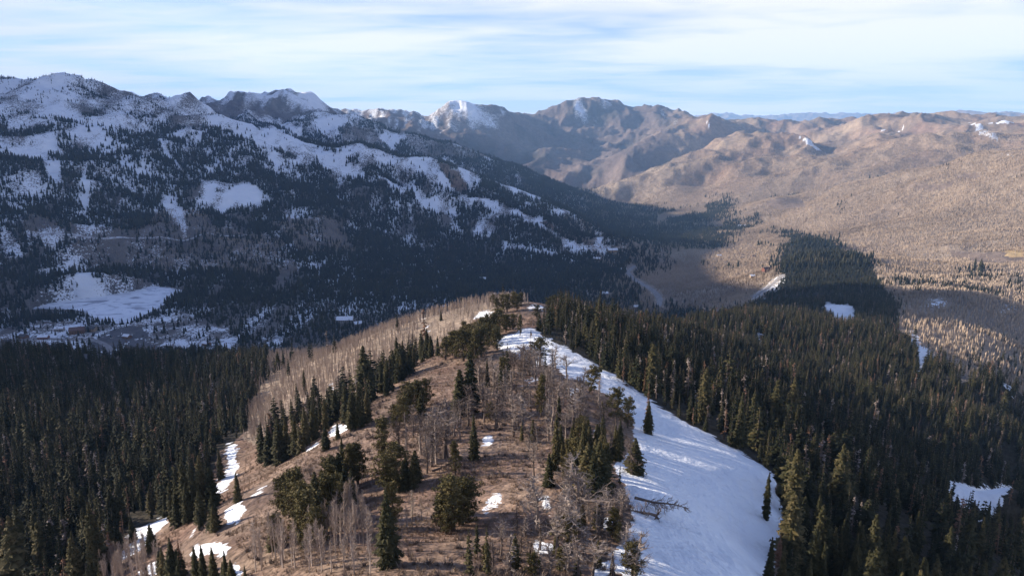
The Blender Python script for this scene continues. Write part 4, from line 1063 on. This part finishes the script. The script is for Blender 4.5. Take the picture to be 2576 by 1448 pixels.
def gn_stuff(name, coll, x, y, z, h, wide, label, cat, g):
    me = bpy.data.meshes.new(name); me.vertices.add(len(x))
    me.vertices.foreach_set('co', np.stack([x, y, z - .15], 1).astype(np.float32).ravel())
    a = me.attributes.new('size', 'FLOAT_VECTOR', 'POINT'); a.data.foreach_set('vector', np.stack([h * wide, h * wide, h], 1).astype(np.float32).ravel())
    a = me.attributes.new('turn', 'FLOAT', 'POINT'); a.data.foreach_set('value', (g.random(len(x)) * 6.283).astype(np.float32))
    o = link(name, me); o['kind'] = 'stuff'; o['label'] = label; o['category'] = cat
    ng = bpy.data.node_groups.new(name, 'GeometryNodeTree')
    ng.interface.new_socket('Geometry', in_out='INPUT', socket_type='NodeSocketGeometry')
    ng.interface.new_socket('Geometry', in_out='OUTPUT', socket_type='NodeSocketGeometry')
    gi = ng.nodes.new('NodeGroupInput'); gout = ng.nodes.new('NodeGroupOutput')
    ip = ng.nodes.new('GeometryNodeInstanceOnPoints'); ci = ng.nodes.new('GeometryNodeCollectionInfo')
    ci.inputs[0].default_value = coll; ci.inputs[1].default_value = True; ci.inputs[2].default_value = True
    s_ = ng.nodes.new('GeometryNodeInputNamedAttribute'); s_.data_type = 'FLOAT_VECTOR'; s_.inputs[0].default_value = 'size'
    t_ = ng.nodes.new('GeometryNodeInputNamedAttribute'); t_.data_type = 'FLOAT'; t_.inputs[0].default_value = 'turn'
    cx = ng.nodes.new('ShaderNodeCombineXYZ'); er = ng.nodes.new('FunctionNodeEulerToRotation')
    rv = ng.nodes.new('FunctionNodeRandomValue'); rv.data_type = 'INT'
    rv.inputs[4].default_value = 0; rv.inputs[5].default_value = len(coll.objects) - 1
    lk_ = ng.links.new
    lk_(gi.outputs[0], ip.inputs['Points']); lk_(ci.outputs[0], ip.inputs['Instance']); ip.inputs['Pick Instance'].default_value = True
    lk_(rv.outputs[2], ip.inputs['Instance Index']); lk_(s_.outputs[0], ip.inputs['Scale'])
    tx = ng.nodes.new('FunctionNodeRandomValue'); tx.inputs[2].default_value = -.07; tx.inputs[3].default_value = .07; lk_(tx.outputs[1], cx.inputs[0])
    lk_(t_.outputs[0], cx.inputs[2]); lk_(cx.outputs[0], er.inputs[0]); lk_(er.outputs[0], ip.inputs['Rotation']); lk_(ip.outputs[0], gout.inputs[0])
    md = o.modifiers.new('scatter', 'NODES'); md.node_group = ng
    return o
def stamp(name, pv, pf, pt, x, y, z, h, wide, tint, label, cat, m, g):
    """many tiny trees as one mesh"""
    n = len(x); k = len(pv); a = g.random(n) * 6.283
    ca, sa = np.cos(a)[:, None], np.sin(a)[:, None]
    w = (h * wide)[:, None]
    jit = 1 + .35 * (g.random((n, k)) - .5)
    VX = (pv[None, :, 0] * ca - pv[None, :, 1] * sa) * w * jit + x[:, None]
    VY = (pv[None, :, 0] * sa + pv[None, :, 1] * ca) * w * jit + y[:, None]
    VZ = pv[None, :, 2] * h[:, None] + z[:, None]
    V = np.stack([VX, VY, VZ], 2).reshape(-1, 3)
    F = (pf[None] + (np.arange(n) * k)[:, None, None]).reshape(-1, 3)
    t = (tint[:, None] + pt[None]).ravel()
    o = link(name, mesh_np(name, V, F, [m], {'tint': t})); o['kind'] = 'stuff'; o['label'] = label; o['category'] = cat
    return o

heroes_xy = np.array([(t['x'], t['y']) for t in TREES])
# conifers
x, y, z, r, th, g = scatter(con, 1, rmax=5300)
h = 5.2 + 6.6 * g.random(len(x)); h = h * np.where(g.random(len(x)) < .16, .5, 1.0) * np.where(g.random(len(x)) < .08, 1.35, 1.0)
h = h * (1 + .5 * fbm(x, y, 60, 3, 120)) * np.where(r > 1700, 1.75, 1.0)
h = np.where((r > 3200) & (x < 0), h * (1 - .45 * sst(z, -60, 60)), h)
h = np.where((r > 1150) & (r < 1700) & (x < 0), h * 1.15, h)
small = (fl > 0).ravel()
h = h * np.where(r < 380, 1.0, 1.0)
u_, v_ = project(x, y, z)
print('conifers', len(x))
inframe = (u_ > -40) & (u_ < 2615) & (v_ - h * FPX / (y * CP - z * SP) < 1470)
keep = inframe | (r < 700)
x, y, z, r, h, th, u_, v_ = [q[keep] for q in (x, y, z, r, h, th, u_, v_)]
n_sp = sum(t['kind'] == 'spruce' for t in TREES)
vis_ok = (u_ > 5) & (u_ < 2570) & (v_ > 0)
big = np.where(vis_ok, h / r, 0)
order = np.argsort(-big)[:max(0, 298 - n_sp)]
sel = np.zeros(len(x), bool); sel[order] = True
for k in np.where(sel)[0]:
    zone = 'wood_right' if u_[k] > 1350 else ('wood_left' if u_[k] < 640 else 'stand')
    plant('spruce', x[k], y[k], h[k] , random.uniform(.95, 1.5), None, zone, z=z[k])
rest = ~sel
L1 = rest & (r < 1350); L2 = rest & (r >= 1350)
print('L1', L1.sum(), 'L2', L2.sum())
lm = []
for i in range(16):
    mb, tr = spruce(200 + i, 17, 7, (.135, .17, .12, .15, .19, .11, .14, .16, .13, .20, .13, .12, .15, .18, .13, .13)[i], 1, (.35, .5)[i % 2], 0, (.06, .03, .12, .05)[i % 4], (0, .12, 0, .2)[i % 4])
    if i >= 14: mb, tr = spruce(206, 14, 6, .11, 1, .5, 0, .2, .45)
    V, F, t = mb.arr(); V2, F2, t2_ = tr.arr()
    me = mesh_np('forest_spruce', np.concatenate([V, V2]), np.concatenate([F, F2 + len(V)]), [M_SPRUCE if i < 14 else (M_RUST, M_DEAD)[i - 14], M_BARK], {'tint': np.concatenate([t, t2_])}, False, np.r_[np.zeros(len(F)), np.ones(len(F2))])
    lm.append(me)
cc = collection_of('spruce', lm)
wj = .9 + .75 * g.random(len(x)) ** 1.5
q = L1
gn_stuff('spruce_forest', cc, x[q], y[q], z[q], h[q], wj[q], 'dense dark spruce forest filling the slopes on both sides of the near ridge', 'forest', g)
# small conifer for the far woods
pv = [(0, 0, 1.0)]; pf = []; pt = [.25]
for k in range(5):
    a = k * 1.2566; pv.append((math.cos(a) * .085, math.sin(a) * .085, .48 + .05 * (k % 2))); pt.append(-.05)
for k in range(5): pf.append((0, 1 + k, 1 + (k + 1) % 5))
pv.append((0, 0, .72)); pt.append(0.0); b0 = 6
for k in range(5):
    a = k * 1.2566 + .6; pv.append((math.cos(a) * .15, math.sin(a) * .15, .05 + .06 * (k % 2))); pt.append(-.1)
for k in range(5): pf.append((b0, b0 + 1 + k, b0 + 1 + (k + 1) % 5))
q = L2 & (h > 0)
tint = np.clip(.45 + .5 * (g.random(len(x)) - .5) + .35 * fbm(x, y, 90, 3, 101), .1, .9)
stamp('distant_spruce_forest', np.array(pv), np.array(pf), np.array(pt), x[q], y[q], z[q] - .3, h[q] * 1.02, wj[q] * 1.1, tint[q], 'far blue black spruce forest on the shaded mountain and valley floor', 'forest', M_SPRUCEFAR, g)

# aspens
x, y, z, r, th, g = scatter(asp, 2, rmax=6200)
h = 7.5 + 4.5 * g.random(len(x)); h = np.where(r < 300, h * .5, np.where(r < 800, h * .54, h * .8))
u_, v_ = project(x, y, z)
print('aspens', len(x))
keep = ((u_ > -40) & (u_ < 2615) & (v_ - h * FPX / (y * CP - z * SP) < 1470)) | (r < 700)
keep &= g.random(len(x)) < np.clip((3300 / r) ** 1.2, 0, 1)
x, y, z, r, h, th, u_, v_ = [q[keep] for q in (x, y, z, r, h, th, u_, v_)]
n_as = sum(t['kind'] == 'aspen' for t in TREES)
vis_ok = (u_ > 5) & (u_ < 2570) & (v_ < 1475)
order = np.argsort(-np.where(vis_ok, h / r, 0))[:max(0, 295 - n_as)]
sel = np.zeros(len(x), bool); sel[order] = True
for k in np.where(sel)[0]:
    plant('aspen', x[k], y[k], h[k], random.uniform(.8, 1.3), None, 'asp_left' if u_[k] < 590 else ('asp_near' if v_[k] > 1200 else 'asp_flank'), z=z[k])
rest = ~sel
L1 = rest & (r < 700); L2 = rest & (r >= 700)
print('asp L1', L1.sum(), 'L2', L2.sum())
lm = []
for i in range(4):
    mb, tr = aspen(300 + i, 15, 2.2)
    V, F, t = mb.arr(); V2, F2, t2_ = tr.arr()
    lm.append(mesh_np('forest_aspen', np.concatenate([V, V2]), np.concatenate([F, F2 + len(V)]), [M_ASPEN], {'tint': np.concatenate([t, t2_])}))
ca_ = collection_of('aspen', lm)
q = L1
gn_stuff('aspen_wood', ca_, x[q], y[q], z[q], h[q], np.full(q.sum(), 1.0) + .3 * g.random(q.sum()), 'pale leafless aspen wood covering the left flank of the near ridge', 'wood', g)
pv = np.array([(0, 0, 0), (.10, 0, .62), (-.05, .087, .55), (-.05, -.087, .66), (0, 0, 1.0)]); pf = np.array([(0, 2, 1), (0, 3, 2), (0, 1, 3), (1, 2, 4), (2, 3, 4), (3, 1, 4)]); pt = np.array([-.25, .05, 0, 0, .2])
q = L2
tint = np.clip(.5 + .30 * (g.random(len(x)) - .5) + .9 * fbm(x, y, 300, 4, 102), .05, .95)
stamp('distant_aspen_wood', pv, pf, pt, x[q], y[q], z[q] - .2, h[q], np.full(q.sum(), 1.0), tint[q], 'bare tan aspen woods over the sunlit hills and the valley shoulders', 'wood', M_ASPENFAR, g)
# more grey dead trees
x, y, z, r, th, g = scatter(dead, 3, rmax=400)
u_, v_ = project(x, y, z)
print('dead', len(x))
for k in range(min(len(x), 100)):
    plant('dead', x[k], y[k], 4.5 + 4 * g.random(), 1.1 + .6 * g.random(), None, 'dead_scatter', z=z[k])
# tufts and low brush on the brown ridge
x, y, z, r, th, g = scatter(near * (patch == 0) * (RR < 330) * np.clip(.7 + 1.6 * fbm(XG, YG, 9, 3, 105), .05, 1.8) * 3.2 * np.clip(110 / RR, .2, 1.2), 4, rmax=330)
print('tufts', len(x))
sh = [shrub(400 + i, 12) for i in range(1)]
V, F, t = sh[0].arr()
hh = .28 + .55 * g.random(len(x)) ** 2
stamp('dry_grass', V, F, t - .5, x, y, z, hh, np.full(len(x), 1.25), .45 + .4 * fbm(x, y, 12, 3, 106) + .2 * (g.random(len(x)) - .5), 'dry reddish brown grass and low brush on the near ridge', 'grass',
      leafmat('dry_grass', [(0, (.085, .055, .042)), (.5, (.19, .125, .085)), (1, (.33, .25, .17))], 0.0), g)
x, y, z, r, th, g = scatter((near > .3) * (patch == 0) * (RR < 330) * np.clip(fbm(XG, YG, 22, 3, 107) * 2.4 + .1, 0, 1) * .22 + (dead > 0) * .10 * (RR < 330), 5, rmax=330)
print('brush', len(x))
V, F, t = shrub(410, 60).arr()
stamp('low_brush', V, F, t - .5, x, y, z, .6 + .8 * g.random(len(x)), np.full(len(x), .9), .4 + .3 * (g.random(len(x)) - .5), 'leafless grey brown bushes scattered over the near ridge', 'brush',
      leafmat('bare_twigs', [(0, (.07, .05, .045)), (.5, (.15, .115, .095)), (1, (.27, .22, .18))], 0.0), g)

# ------------------------------------------------------------------ fallen trees
def tagit(o, label, cat, group=None):
    o['label'] = label; o['category'] = cat
    if group: o['group'] = group
    return o
def fallen(u, v, lm_, rz, label, seed, big=False):
    x, y, z = spot(u, v, 40)
    mb, tr = deadtree(seed, 0)
    e = bpy.data.objects.new('fallen_tree', None); COL.objects.link(e)
    link('trunk', tr.mesh('fallen_trunk', M_DEAD), e); link('branches', mb.mesh('fallen_branches', M_DEAD), e)
    if big:
        r_ = random.Random(seed); rb = MB()
        for k in range(16):
            a = r_.uniform(0, 6.28); l = r_.uniform(.12, .26)
            p = np.array((0, 0, 0.0)); pts = [p]
            d = np.array((math.cos(a), math.sin(a), -.35))
            for _ in range(4):
                d = d + np.array([r_.gauss(0, .35) for _ in range(3)]); d /= np.linalg.norm(d)
                p = p + d * l / 4; pts.append(p)
            rb.tube(pts, [.016, .013, .010, .007, .003], 4, r_.uniform(.0, .5))
        link('roots', rb.mesh('fallen_roots', M_DEAD), e)
    e.location = (x, y, z + .5); e.rotation_euler = (0, R(84), rz); s_ = lm_
    e.scale = (s_ * 1.5, s_ * 1.5, s_) if big else (s_, s_, s_)
    e.rotation_mode = 'ZYX' if False else 'XYZ'
    tagit(e, label, 'fallen tree')
fallen(1650, 1305, 4.6, R(160), 'fallen bleached tree with a spread of dark twisted roots lying on the snow', 500, True)
fallen(1600, 1262, 7.0, R(-30), 'bleached fallen trunk resting behind the uprooted tree at the snow edge', 501)
fallen(1090, 1190, 6.5, R(35), 'grey log with limbs lying in the shade below the dead trees', 502)
fallen(1455, 1300, 6.0, R(10), 'grey log with limbs lying among snow patches right of the reddish ground', 503)
fallen(1370, 1085, 6.5, R(20), 'pale fallen limb reaching over the reddish ground in the ridge centre', 504)
fallen(860, 1250, 6.0, R(30), 'whitish log lying in shadow right of the big spruce clump', 505)

# ------------------------------------------------------------------ houses, cars, lift towers
def plain(name, c, rough=.8):
    m, N, L, b = mat(name)
    geo = N('ShaderNodeNewGeometry'); n = N('ShaderNodeTexNoise'); n.inputs['Scale'].default_value = .6; n.inputs['Detail'].default_value = 4; L(geo, 'Position', n, 0)
    r = ramp(N, [(.3, tuple(k * .75 for k in c)), (.7, tuple(min(1, k * 1.2) for k in c))]); L(n, 'Fac', r, 0); L(r, 0, b, 'Base Color'); b.inputs['Roughness'].default_value = rough
    return m
M_WALL = [plain('timber_wall', (.16, .09, .055)), plain('grey_wall', (.25, .23, .22)), plain('red_wall', (.17, .075, .055)), plain('tan_wall', (.36, .27, .18))]
M_ROOF = [plain('snowy_roof', (.74, .77, .82)), plain('dark_roof', (.09, .085, .09)), plain('rust_roof', (.15, .09, .075))]
M_GLASS = plain('dark_window', (.03, .035, .05), .2); M_STEEL = plain('steel', (.30, .31, .33), .5); M_TYRE = plain('rubber', (.02, .02, .02))
def roofm(w, d, h, p):
    mb = MB(); o = .6
    A_ = np.array([(-w / 2 - o, -d / 2 - o, h - .1), (w / 2 + o, -d / 2 - o, h - .1), (w / 2 + o, 0, h + p), (-w / 2 - o, 0, h + p), (w / 2 + o, d / 2 + o, h - .1), (-w / 2 - o, d / 2 + o, h - .1)])
    B_ = A_ + np.array((0, 0, .35))
    mb.add(np.concatenate([A_, B_]), [(6, 7, 8), (6, 8, 9), (9, 8, 10), (9, 10, 11), (0, 2, 1), (0, 3, 2), (3, 4, 2), (3, 5, 4), (0, 1, 7), (0, 7, 6), (4, 5, 11), (4, 11, 10), (1, 2, 8), (1, 8, 7), (2, 4, 10), (2, 10, 8), (0, 6, 9), (0, 9, 3), (3, 9, 11), (3, 11, 5)])
    return mb
def house(u, v, w, d, h, wall, roof, rz, label, name='cabin'):
    x, y, z = spot(u, v); z = z - .4
    e = bpy.data.objects.new(name, None); COL.objects.link(e); e.location = (x, y, z); e.rotation_euler = (0, 0, R(rz))
    p = d * .34
    mb = MB(); mb.box((0, 0, h / 2), (w, d, h))
    mb.add([(-w / 2, -d / 2, h), (-w / 2, d / 2, h), (-w / 2, 0, h + p - .12), (w / 2, -d / 2, h), (w / 2, d / 2, h), (w / 2, 0, h + p - .12)], [(0, 2, 1), (3, 4, 5)])
    link('wall', mb.mesh('house_wall', M_WALL[wall]), e)
    rf = link('roof', roofm(w, d, h, p).mesh('house_roof', M_ROOF[roof]), e)
    mb = MB(); mb.box((w * .25, d * .12, h + p + .4), (1.0, 1.0, 2.0)); link('chimney', mb.mesh('chimney', M_WALL[1]), rf)
    mb = MB(); mb.box((0, -d / 2 - .04, 1.1), (1.1, .08, 2.1)); link('door', mb.mesh('door', M_WALL[0]), e)
    for k in range(max(2, int(w / 4))):
        for lv in range(max(1, int(h / 3))):
            mb = MB(); xx = -w / 2 + w * (k + .5) / max(2, int(w / 4))
            if lv == 0 and abs(xx) < 1.4: continue
            mb.box((xx, -d / 2 - .05, 1.7 + 2.9 * lv), (1.5, .08, 1.3)); link('window', mb.mesh('window', M_GLASS), e)
    return tagit(e, label, 'house' if name == 'cabin' else 'lodge')
hs = [(195, 838, 26, 15, 8, 0, 2, 20, 'big reddish lodge at the head of the parking lot below the lake', 'lodge'),
      (232, 832, 18, 12, 6, 3, 1, -10, 'dark roofed lodge right of the reddish lodge above the parking lot', 'lodge'),
      (150, 832, 16, 10, 6, 1, 0, 10, 'snow roofed cabin in the gap of the trees left of the reddish lodge', 'cabin'),
      (110, 852, 18, 10, 5, 2, 0, 5, 'red walled cabin with snowy roof along the village road', 'cabin'),
      (60, 850, 15, 10, 5, 0, 1, -15, 'brown cabin with dark roof at the left end of the village road', 'cabin'),
      (80, 872, 16, 10, 5, 0, 0, 25, 'snow roofed cabin on the white clearing below the village road', 'cabin'),
      (20, 866, 18, 11, 6, 1, 1, 0, 'grey cabin at the far left edge of the village', 'cabin'),
      (140, 875, 14, 9, 5, 2, 1, 35, 'small red cabin left of the parking lot', 'cabin'),
      (320, 850, 14, 10, 5, 0, 0, -20, 'snow roofed cabin behind the trees right of the parking lot', 'cabin'),
      (350, 882, 15, 9, 5, 0, 1, 15, 'brown cabin on mottled snow right of the curved village road', 'cabin'),
      (425, 872, 15, 10, 5, 1, 0, 0, 'cabin beside the bright snow clearing right of the village', 'cabin'),
      (520, 868, 14, 10, 5, 0, 0, -25, 'snow roofed cabin in the woods at the right end of the village', 'cabin'),
      (868, 812, 34, 18, 9, 1, 0, 5, 'long snow roofed building in the dark valley woods behind the aspen slope', 'lodge'),
      (900, 820, 16, 12, 7, 1, 0, 30, 'small snow roofed house beside the long building behind the aspen slope', 'cabin'),
      (1567, 681, 20, 12, 6, 3, 0, 0, 'pale house at the road junction on the valley floor', 'cabin'),
      (1518, 742, 22, 12, 6, 1, 0, 10, 'white roofed house among trees left of the curving valley road', 'cabin'),
      (1600, 775, 15, 10, 5, 0, 0, 0, 'snow roofed house just above the dark spruce tops left of the road bend', 'cabin'),
      (1213, 708, 20, 14, 9, 1, 0, 0, 'pale tall building alone in the black woods of the valley floor', 'lodge'),
      (1808, 646, 16, 10, 5, 3, 0, 10, 'pale house on the sunlit tan knoll', 'cabin'),
      (1868, 652, 14, 9, 5, 2, 1, -20, 'dark roofed red house in the cluster on the sunlit knoll', 'cabin'),
      (1895, 648, 15, 10, 5, 2, 2, 10, 'rust roofed house in the cluster on the sunlit knoll', 'cabin'),
      (1930, 682, 24, 13, 6, 2, 2, 15, 'long rust coloured house above the snow banked road', 'cabin'),
      (1893, 698, 13, 9, 5, 3, 0, 0, 'cream house on the tan slope left of the snow banked road', 'cabin'),
      (1864, 572, 40, 16, 7, 1, 0, 5, 'pale flat building among dark trees at the foot of the tan hills', 'lodge'),
      (1540, 634, 36, 18, 9, 3, 0, 10, 'large snow roofed lodge at the bottom of the ski runs', 'lodge'),
      (1500, 655, 26, 14, 8, 0, 0, -15, 'brown lodge below the wide white run out of the ski slope', 'lodge')]
for a in hs: house(*a[:8], a[8], name=a[9])

def car_meshes(ci):
    body = MB(); L_, Wd = 4.5, 1.85
    prof = [(-2.25, .35), (-2.25, .85), (-1.3, .95), (-.7, 1.42), (1.1, 1.45), (1.75, 1.0), (2.25, .9), (2.25, .35)]
    V = [(x_, s_ * Wd / 2 * (.86 if z_ > 1.2 else 1), z_) for s_ in (-1, 1) for x_, z_ in prof]; n = len(prof); F = []
    for i in range(1, n - 1): F += [(0, i, i + 1), (n, n + i + 1, n + i)]
    for i in range(n): j = (i + 1) % n; F += [(i, n + i, n + j), (i, n + j, j)]
    body.add(V, F)
    gl_ = MB(); gl_.box((.2, 0, 1.18), (1.75, 1.72, .34)); gl_.box((-1.0, 0, 1.16), (.2, 1.5, .3))
    wh = []
    for sx in (-1.4, 1.4):
        for sy in (-.82, .82):
            w_ = MB(); w_.tube([(sx, sy - .11, .34), (sx, sy + .11, .34)], [.34, .34], 10)
            wh.append(w_)
    return body, gl_, wh
CM = [plain('car_paint_a', c, .35) for c in ((.55, .56, .58), (.05, .05, .06), (.25, .04, .035), (.10, .14, .24), (.30, .30, .31))]
bd, gl_, wh = car_meshes(0)
bmesh_ = [bd.mesh('car_body', c) for c in CM]; gmesh = gl_.mesh('car_glass', M_GLASS); wmesh = [w_.mesh('car_wheel', M_TYRE) for w_ in wh]
x0, y0, _ = spot(235, 884); x1, y1, _ = spot(330, 832)
cnt = 0
for rw in range(4):
    for k in range(9):
        if random.random() < .3: continue
        f = rw / 4
        xx, yy, _ = spot(215 + k * 16 + rw * 9 + random.uniform(-2, 2), (886, 876, 846, 836)[rw] + random.uniform(-.6, .6))
        zz = float(ground(xx, yy))
        c = bpy.data.objects.new('parked_car', None); COL.objects.link(c); c.location = (xx, yy, zz + .05); c.rotation_euler = (0, 0, R(70 + random.uniform(-6, 6)))
        cc_ = random.randrange(5)
        link('body', bmesh_[cc_], c); link('window', gmesh, c)
        for w_ in wmesh: link('wheel', w_, c)
        tagit(c, ('silver', 'black', 'red', 'blue', 'grey')[cc_] + ' car parked in the ' + ('front row', 'second row', 'third row', 'back row')[rw] + ' of the village lot', 'car', 'cars parked in the village lot, ' + ('silver', 'black', 'red', 'blue', 'grey')[cc_] + ' ones of row ' + str(rw + 1))
ordn = ('topmost', 'second from the top', 'third from the top', 'fourth from the top', 'fifth from the top', 'lowest')
for k in range(6):
    f = k / 5
    xx, yy, zz = spot(1205 + 270 * f, 505 + 118 * f)
    t = bpy.data.objects.new('lift_tower', None); COL.objects.link(t); t.location = (xx, yy, zz - .3); t.rotation_euler = (0, 0, R(25))
    mb = MB(); mb.tube([(0, 0, 0), (0, 0, 12)], [.45, .3], 8); link('mast', mb.mesh('mast', M_STEEL), t)
    mb = MB(); mb.box((0, 0, 11.8), (6, .4, .4)); mb.box((-2.8, 0, 11.5), (.3, 3, .3)); mb.box((2.8, 0, 11.5), (.3, 3, .3)); link('crossarm', mb.mesh('crossarm', M_STEEL), t)
    tagit(t, 'steel ski lift tower on the white run, ' + ordn[k] + ' of its line', 'lift tower', 'ski lift towers')

# ------------------------------------------------------------------ descriptions
ZONES = {
 'gully': ("spruce in the cluster between the two snow streaks at lower left", "spruces between the snow streaks"),
 'foot': ("spruce at the bottom edge left of the bare brown slope", "spruces at the bottom left edge"),
 'corner': ("large spruce in the bottom left corner wood beside the snow streak", "spruces of the bottom left corner"),
 'brow': ("spruce in the row along the upper rim of the bare brown slope", "spruces along the rim of the brown slope"),
 'upper': ("spruce in the slanting line between aspen slope and ridge", "spruces in the slanting line"),
 'flank': ("slim spruce standing alone in the pale aspen slope", "lone spruces in the aspen slope"),
 'crestpines': ("bushy olive pine in the thick group left of the snow top", "pines left of the snow top"),
 'topknot': ("small pine on the far top of the near ridge", "pines on the far top of the ridge"),
 'rimpines': ("bushy pine on the left rim above the grey dead trees", "pines on the left rim"),
 'midleft': ("dark tree in the clump above the largest foreground spruce", "trees above the largest spruce"),
 'bigclump': ("tree in the big dark clump on the lower left of the ridge", "trees of the big dark clump"),
 'midclump': ("ragged pine in the clump on the reddish ground at bottom centre", "pines of the bottom centre clump"),
 'denseclump': ("spruce in the dense clump at the left edge of the wide snow", "spruces of the dense clump"),
 'snowback': ("small spruce among snow patches above the dense clump", "spruces among the snow patches"),
 'rightfoot': ("spruce at the bottom right of the snow strip, partly sunlit", "spruces at the foot of the snow strip"),
 'rightcorner': ("spruce before the snow clearing in the bottom right corner", "spruces by the corner clearing"),
 'deadtop': ("bare grey dead tree near the top of the snow strip", "dead trees near the top"),
 'deadleft': ("bare grey dead tree on the left half of the ridge", "dead trees on the left half"),
 'deadmid': ("bare grey dead tree in the middle of the ridge", "dead trees in the middle"),
 'deadfoot': ("twisted grey dead tree in the bottom thicket beside the snow", "dead trees of the bottom thicket"),
 'asp_single': ("pale leafless aspen standing on the lower ridge", "single aspens on the lower ridge"),
}
FORD = ('leftmost', 'second from the left', 'third from the left', 'fourth from the left', 'fifth from the left', 'sixth from the left', 'seventh from the left', 'eighth from the left', 'ninth from the left', 'tenth from the left')
for zn, (ph, grp) in ZONES.items():
    T_ = [t for t in TREES if t['zone'] == zn]
    for t in T_: t['u'], t['v'] = project(t['x'], t['y'], t['z'])
    T_.sort(key=lambda t: t['u'])
    for i, t in enumerate(T_):
        n = len(T_)
        if n <= 10: w_ = FORD[i] if i < n - 1 or n < 3 else 'rightmost'
        elif i < 6: w_ = FORD[i]
        elif n - 1 - i < 6: w_ = FORD[n - 1 - i].replace('left', 'right') if i < n - 1 else 'rightmost'
        else: w_ = 'one of the middle ones'
        p = ph
        if zn == 'deadfoot' and t['kind'] != 'dead': p = 'green conifer among grey dead trees in the bottom thicket beside the snow'
        if zn == 'deadmid' and t['kind'] != 'dead': p = 'green conifer among bare grey trees in the middle of the ridge'
        if t['kind'] == 'rust': p = p.replace('large spruce', 'rusty dying spruce').replace('spruce in', 'rusty dying spruce in').replace('spruce at', 'rusty dying spruce at')
        lab = w_ + ' ' + p if w_ != 'one of the middle ones' else p
        for a_, b_ in ((' partly sunlit', ''), ('large ', ''), ('the bottom left corner wood', 'the bottom left wood'), (' from the left', ' from left'), (' from the right', ' from right')):
            if len(lab.replace(',', ' ').split()) > 16: lab = lab.replace(a_, b_)
        while len(lab.split()) > 16: lab = ' '.join(lab.split()[:-1])
        t['o']['label'] = lab; t['o']['group'] = grp
SHARED = {'wood_right': ('dark spruce crowded in the wood right of the snowy crest', 'spruces of the wood right of the crest'),
 'wood_left': ('dark spruce in the shaded wood at the left', 'spruces of the shaded left wood'),
 'stand': ('spruce standing among others left of the near ridge crest', 'spruces of the stand left of the crest'),
 'dead_scatter': ('small grey dead tree scattered over the near ridge', 'small dead trees on the near ridge'),
 'asp_near': ('thin pale leafless aspen in the thicket at the foot of the brown slope', 'aspens at the foot of the brown slope'),
 'asp_left': ('thin pale leafless aspen in the bottom left thicket by the snow', 'aspens of the bottom left thicket'),
 'asp_flank': ('thin pale leafless aspen on the near part of the left flank', 'aspens on the left flank')}
for t in TREES:
    if t['zone'] in SHARED:
        t['o']['label'], t['o']['group'] = SHARED[t['zone']]
    elif t['label']: t['o']['label'] = t['label']

for o in SC.objects:
    if 'label' in o and len(o['label'].split()) > 16: print('LONG', o['label'])
# ------------------------------------------------------------------ haze
zlo = float(ZG.min()) - 1.0; zhi = float(ZG.max()) + 30.0
hb = MB(); X_ = 33500.0
hb.box((0, 14000.0, (zlo + zhi) / 2), (2 * X_, 2 * X_ * .58, zhi - zlo))
hz = bpy.data.materials.new('haze'); hz.use_nodes = True
N, L = nodes(hz.node_tree)
pvn = N('ShaderNodeVolumePrincipled'); o_ = N('ShaderNodeOutputMaterial'); L(pvn, 0, o_, 'Volume')
pvn.inputs['Density'].default_value = HAZE_D
pvn.inputs['Color'].default_value = HAZE_C
V, F, t = hb.arr()
ho = link('haze', mesh_np('haze', V, F, [hz])); ho['kind'] = 'stuff'; ho['label'] = 'thin blue haze filling the air over the valley'; ho['category'] = 'haze'
print('objects', len(SC.objects))
